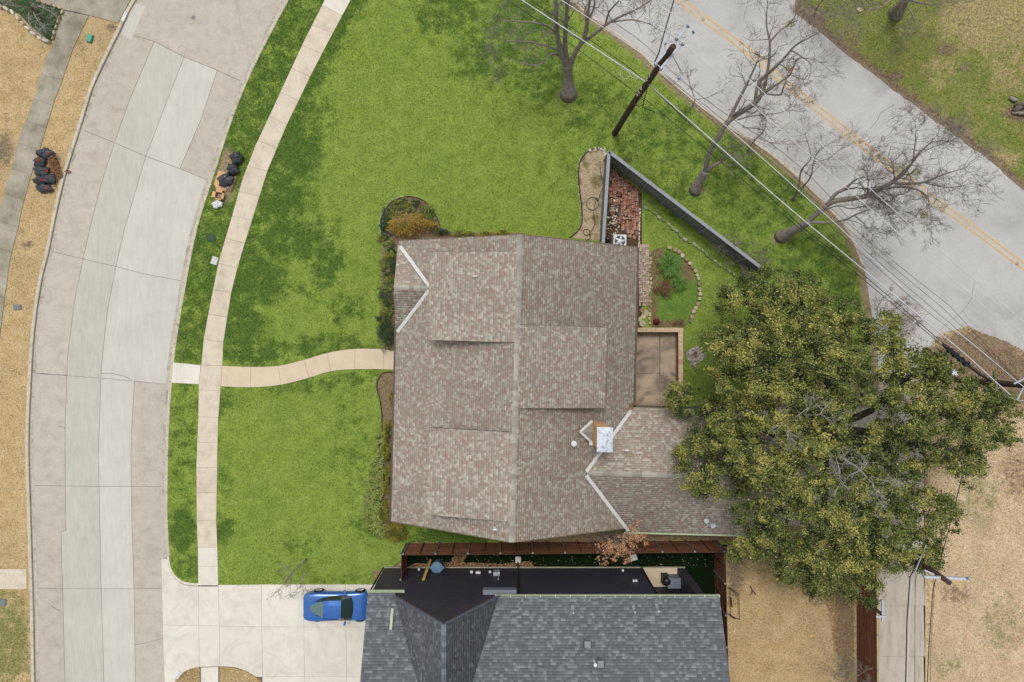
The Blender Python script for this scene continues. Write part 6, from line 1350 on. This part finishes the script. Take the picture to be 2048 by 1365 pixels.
def wire(label, pts, z, r, mat, sag=0., cat='power line', name='power_line', group=None):
    q = []
    pts = [(p if len(p) == 3 else (p[0], p[1], z)) for p in pts]
    for a, b_ in zip(pts[:-1], pts[1:]):
        A, B = P(*a), P(*b_); n = 6
        for i in range(n): t_ = i / n; q.append(A.lerp(B, t_) - Vector((0, 0, sag * 4 * t_ * (1 - t_))))
    q.append(P(*pts[-1])); tag(MB().tube(q, r, 5, cap=False).build(name, mat, smooth=True), label, cat, group)
k_ = M['cable_w']
wire('pale wire from the far insulators of the pole over the yellow lines', [(1200, -60), (1303, 0), (1377, 50), (1388, 62), (1536, 193), (1826, 455), (2075, 668)], 12.6, .016, k_)
wire('pale wire from the inner crossarm insulators across the road', [(1140, -60), (1237, 0), (1355, 76), (1367, 87), (1536, 237), (1783, 455), (2075, 705)], 12.6, .016, k_)
wire('pale wire nearest the kerb, running through the lower insulators', [(1030, -60), (1122, 0), (1220, 64), (1312, 127), (1322, 137), (1536, 327), (1679, 455), (1820, 590), (1948, 690), (2060, 785)], 12.3, .018, k_)
wire('thick white cable passing the middle of the pole over the lawn', [(955, -60), (1043, 0), (1220, 117), (1293, 165), (1536, 380), (1624, 455), (1800, 600), (1930, 708), (2020, 790)], 8.3, .027, k_)
wire('black telecom cable below the thick white cable, upper of two', [(960, -60), (1060, 0), (1180, 80), (1262, 138), (1300, 172), (1420, 285), (1613, 462), (1721, 545), (1800, 612), (1870, 673), (1930, 722), (1980, 760)], 7.2, .02, M['cable_k'], name='telecom_cable', cat='cable')
wire('black telecom cable below the thick white cable, lower of two', [(930, -50), (1015, 0), (1120, 72), (1240, 162), (1292, 200), (1400, 290), (1500, 372), (1604, 462), (1718, 552), (1865, 675), (1930, 730), (1980, 762)], 6.9, .018, M['cable_k'], name='telecom_cable', cat='cable')
for i, (dx, l) in enumerate(((0, 'thin dark wire over the road edge, nearest the kerb'), (12, 'thin dark wire over the road edge, second from the kerb'), (26, 'thin dark wire over the road edge, third from the kerb'), (38, 'thin dark wire over the road edge, farthest from the kerb'))):
    wire(l, [(1320 + dx * .3, 150), (1536 + dx * .5, 340 - dx * .4), (1715 + dx, 500 - dx * .1), (1850 + dx * 1.3, 620 - dx * .2), (2050, 775)], 7.8, .010, M['cable_k'])
wire('heavy dark cable bundle coming to the pole from the top edge', [(1352, -40), (1348, 0), (1330, 60), (1318, 105), (1309, 125)], 10, .035, M['cable_k'], name='telecom_cable', cat='cable')
wire('pale wire crossing from the outer insulators to the top edge', [(1425, -50), (1412, 0), (1388, 62), (1374, 120), (1360, 153)], 12.3, .009, k_)
wire('pale wire dropping from the top edge left of the dark bundle', [(1335, -30), (1320, 10), (1306, 55), (1300, 90)], 12, .01, k_)
wire('pale wire from the top edge to the fuse cutout', [(1372, -30), (1362, 10), (1345, 70), (1325, 105)], 12, .009, k_)
# splice case and slack loop
sp_ = thing('cable_splice', P(1902, 702, 6.9), 'fat black splice enclosure hanging on the telecom cables', 'splice case')
MB().tube([P(1885, 688, 7), P(1894, 696, 7), P(1912, 712, 7), P(1936, 731, 7), P(1942, 737, 7)], [.03, .11, .13, .11, .03], 10).build('case', M['cable_k'], sp_, smooth=True)
for i in range(4): p_ = P(1900 + i * 11, 701 + i * 9, 7); MB().lathe((p_.x, p_.y, 6.86), [(.145, 0), (.145, .26)], 12).build('band', M['cable_k'], sp_)
MB().tube([P(1940, 735, 7), P(1960, 750, 7), P(1982, 762, 7)], .06, 8).build('cable_bundle', M['cable_k'], sp_)
tag(MB().tube([P(1867, 671, 7.3), P(1872, 684, 7.2), P(1880, 690, 7.1)], .02, 6).tube([P(1868, 672, 7.3), P(1884, 678, 7.2)], .03, 6).build('cable_bracket', M['steel']), 'gray bracket where the two telecom cables enter the splice', 'bracket')
q = [(1278 + 10 * math.cos(a), 205 + 8 * math.sin(a)) for a in th]
tag(MB().tube([P(1296, 170, 7.5)] + [P(x, y, 6) for x, y in q] + [P(1285, 215, 5), P(1310, 225, 5.2)], .025, 5).build('cable_loop', M['cable_k'], smooth=True), 'coiled slack of black cable hanging beside the utility pole', 'cable')
q = [(1250 + 10 * math.cos(a), 148 + 10 * math.sin(a)) for a in th]
tag(MB().tube([P(1240, 130, 8.2)] + [P(x, y, 8) for x, y in q] + [P(1275, 158, 8.2)], .02, 5).build('cable_loop', M['gutter_pale'], smooth=True), 'pale round slack loop on the thick white cable', 'cable')
# pole at the right edge
p2 = thing('utility_pole', P(1838, 753, 0), 'utility pole leaving the right picture edge above the oak', 'utility pole')
MB().tube([P(1838, 753, -.2), P(1900, 759, 2.8), P(2060, 772, 8.6), P(2160, 782, 11.5)], [.19, .15], 12).build('pole_shaft', M['polewood'], p2, smooth=True)
MB().bar(P(2028, 768, 8.3), P(2060, 752, 8.3), .06, .08).build('crossarm', M['arm'], p2); MB().bar(P(2034, 800, 8.3), P(2052, 765, 8.3), .05, .06).build('brace', M['arm'], p2)
wire('dark drop cable from the right edge pole down across the oak', [(1990, 762), (2000, 790), (2040, 802), (2075, 800)], 7, .015, k_)
# alley pole with long arm
p3_ = thing('utility_pole', P(1722, 1067, 0), 'utility pole emerging from the oak beside the alley with one long pale crossarm', 'utility pole')
MB().tube([P(1722, 1067, -.1), P(1780, 1103, 3.6), P(1862, 1143 - 3, 7.2), P(1899, 1166, 8.8)], [.17, .13], 12).build('pole_shaft', M['polewood'], p3_, smooth=True)
MB().bar(P(1849, 1154, 8.2), P(1942, 1158, 8.2), .12, .14).build('crossarm', M['arm'], p3_); MB().bar(P(1849, 1141, 7.7), P(1868, 1149, 7.7), .08, .1).build('crossarm', M['arm'], p3_)
insulator(p3_, (1850, 1154), 8.5, .07); insulator(p3_, (1940, 1158), 8.5, .09)
wire('thin pale wire from the end of the long crossarm across the dry field', [(2070, 860), (2010, 985), (1962, 1085), (1942, 1158), (1930, 1300), (1926, 1420)], 8.4, .010, M['card'])
wire('dark twisted cable running down right of the alley', [(1930, 930), (1900, 1050), (1876, 1140), (1866, 1180), (1858, 1290), (1852, 1420)], 7.2, .022, M['cable_k'])
wire('thin dark wire beside the twisted cable right of the alley', [(1866, 1150), (1868, 1190), (1862, 1290), (1860, 1420)], 7.2, .010, M['cable_k'])
wire('black cable running down the middle of the alley', [(1850, 1090), (1820, 1155), (1814, 1240), (1810, 1420)], 6.6, .03, M['cable_k'])
wire('pale cable beside the black cable over the alley', [(1852, 1090), (1824, 1160), (1818, 1240), (1812, 1420)], 6.8, .026, k_)
wire('thin brown wire over the right half of the alley', [(1850, 1100), (1831, 1160), (1830, 1250), (1829, 1420)], 7, .008, M['cable_k'])
p4_ = thing('service_post', Q(691, 510, 0), 'short post with pale cross pieces at the alley fence under the oak', 'post')
MB().tube([Q(690, 508, 0), Q(690, 510, 3.0)], .1, 10).build('post_shaft', M['polewood'], p4_, smooth=True)
MB().bar(P(1765, 1200, 3.1), P(1765, 1243, 3.1), .12, .1).build('crossarm', M['arm'], p4_); MB().bar(P(1752, 1234, 3.22), P(1773, 1233, 3.22), .1, .08).build('crossarm', M['arm'], p4_)
# folding frame in the dry yard
t = thing('rebounder_frame', P(1468, 1208, 0), 'thin black tilted net frame on the dry yard by the fence', 'net frame')
fr = [(1460, 1176), (1478, 1190), (1479, 1240), (1462, 1232)]
for a, b_ in zip(fr, fr[1:] + fr[:1]): MB().tube([P(a[0], a[1], .4), P(b_[0], b_[1], .4 if a[0] < 1470 else .1)], .018, 6).build('frame_bar', M['black'], t)
for a, b_ in (((1458, 1176), (1468, 1182)), ((1458, 1228), (1470, 1238)), ((1462, 1196), (1464, 1215))): MB().tube([P(a[0], a[1], .5), P(b_[0], b_[1], .3)], .04, 6).build('leg', M['black'], t)
tag(MB().tube([P(1500, 1172, .03), P(1505, 1182, .04), P(1512, 1190, .03)], .03, 5).tube([P(1504, 1180, .04), P(1503, 1190, .03)], .02, 5).build('fallen_branch', M['black']), 'small dark stick lying on the dry yard', 'stick')
tag(MB().lathe(tuple(P(1622, 1272, 0)), [(.1, 0), (.11, .05), (.03, .09)], 10).build('yellow_toy', M['yellow']), 'small yellow object on the dry yard', 'toy')

# ================================================================ GRASS
house_poly = [(800, 486), (1040, 474), (1272, 498), (1270, 812), (1540, 805), (1545, 1055), (1250, 1052), (1022, 1080), (788, 1040)]
walk_poly = [(x - 1, y) for x, y in WL_] + [(x + 1, y) for x, y in reversed(WR_)]
path_poly = [(346, 724)] + smooth_poly(PT, 4) + list(reversed(smooth_poly(PB, 4))) + [(342, 768)]
av = [house_poly, walk_poly, path_poly, WB + [(1205, 482), (1210, 400)], NB + [(1050, 500), (830, 520), (830, 700), (768, 700), (768, 600)], SB + [(748, 930), (738, 990), (734, 1040), (752, 1060), (806, 1078), (806, 745)], [(1214, 335), (1224, 335), (1284, 385), (1284, 410), (1300, 480), (1303, 660), (1366, 656), (1368, 812), (1275, 812), (1275, 500), (1210, 495)], [(1540, 805), (1757, 805), (1757, 1090), (1540, 1090)], [(800, 1100), (1460, 1090), (1460, 1180), (760, 1180)]]
X, Y = scatter(230000, lot, av); keep = dirtL(X, Y) < rng.uniform(.2, .9, len(X)); X, Y = X[keep], Y[keep]
blades('grass', X, Y, rng.uniform(0, 1, len(X)), M['lawn_blade'], dark=darkL, dirt=dirtL)
wp = [(x - 1, y) for x, y in QL] + [(x + 1, y) for x, y in reversed(QR)]
X, Y = scatter(30000, [(-30, -30)] + [(x - 8, y) for x, y in L0] + [(-30, 1400)], [wp, [(50, -30), (50, 100), (105, 88), (250, 50), (280, -30)], [(-40, 1138), (56, 1138), (56, 1178), (-40, 1178)]])
blades('dry_grass', X, Y, rng.uniform(0, 1, len(X)), M['dry_blade'], h=(.04, .09), dark=vD, dirt=vT)
X, Y = scatter(22000, [(1445, 1095), (1705, 1095), (1710, 1400), (1440, 1400)]); blades('dry_grass', X, Y, rng.uniform(0, 1, len(X)), M['dry_blade'], h=(.04, .09), dark=yD, dirt=yT)
X, Y = scatter(40000, [(x + 3, y) for x, y in MD] + [(1853, 762), (1855, 1400), (2090, 1400), (2090, 700)])
zf_ = lambda X, Y: -.03 + .35 * np.exp(-((X - 1960) / 70) ** 2 - ((Y - 735) / 40) ** 2)
blades('dry_grass', X, Y, rng.uniform(0, 1, len(X)), M['field_blade'], 0, h=(.04, .1), zf=zf_, dark=fD, dirt=fT)
X, Y = scatter(52000, [(x + 3, y - 3) for x, y in GB] + [(2350, -200)]); blades('grass', X, Y, rng.uniform(0, 1, len(X)), M['mixed_blade'], -.03, dark=gD, dirt=gT)
for pl in (isl + [(401, 1400)], isr + [(439, 1500)]): X, Y = scatter(4000, pl); blades('dry_grass', X, Y, rng.uniform(0, 1, len(X)), M['dry_blade'], .04, h=(.03, .06))
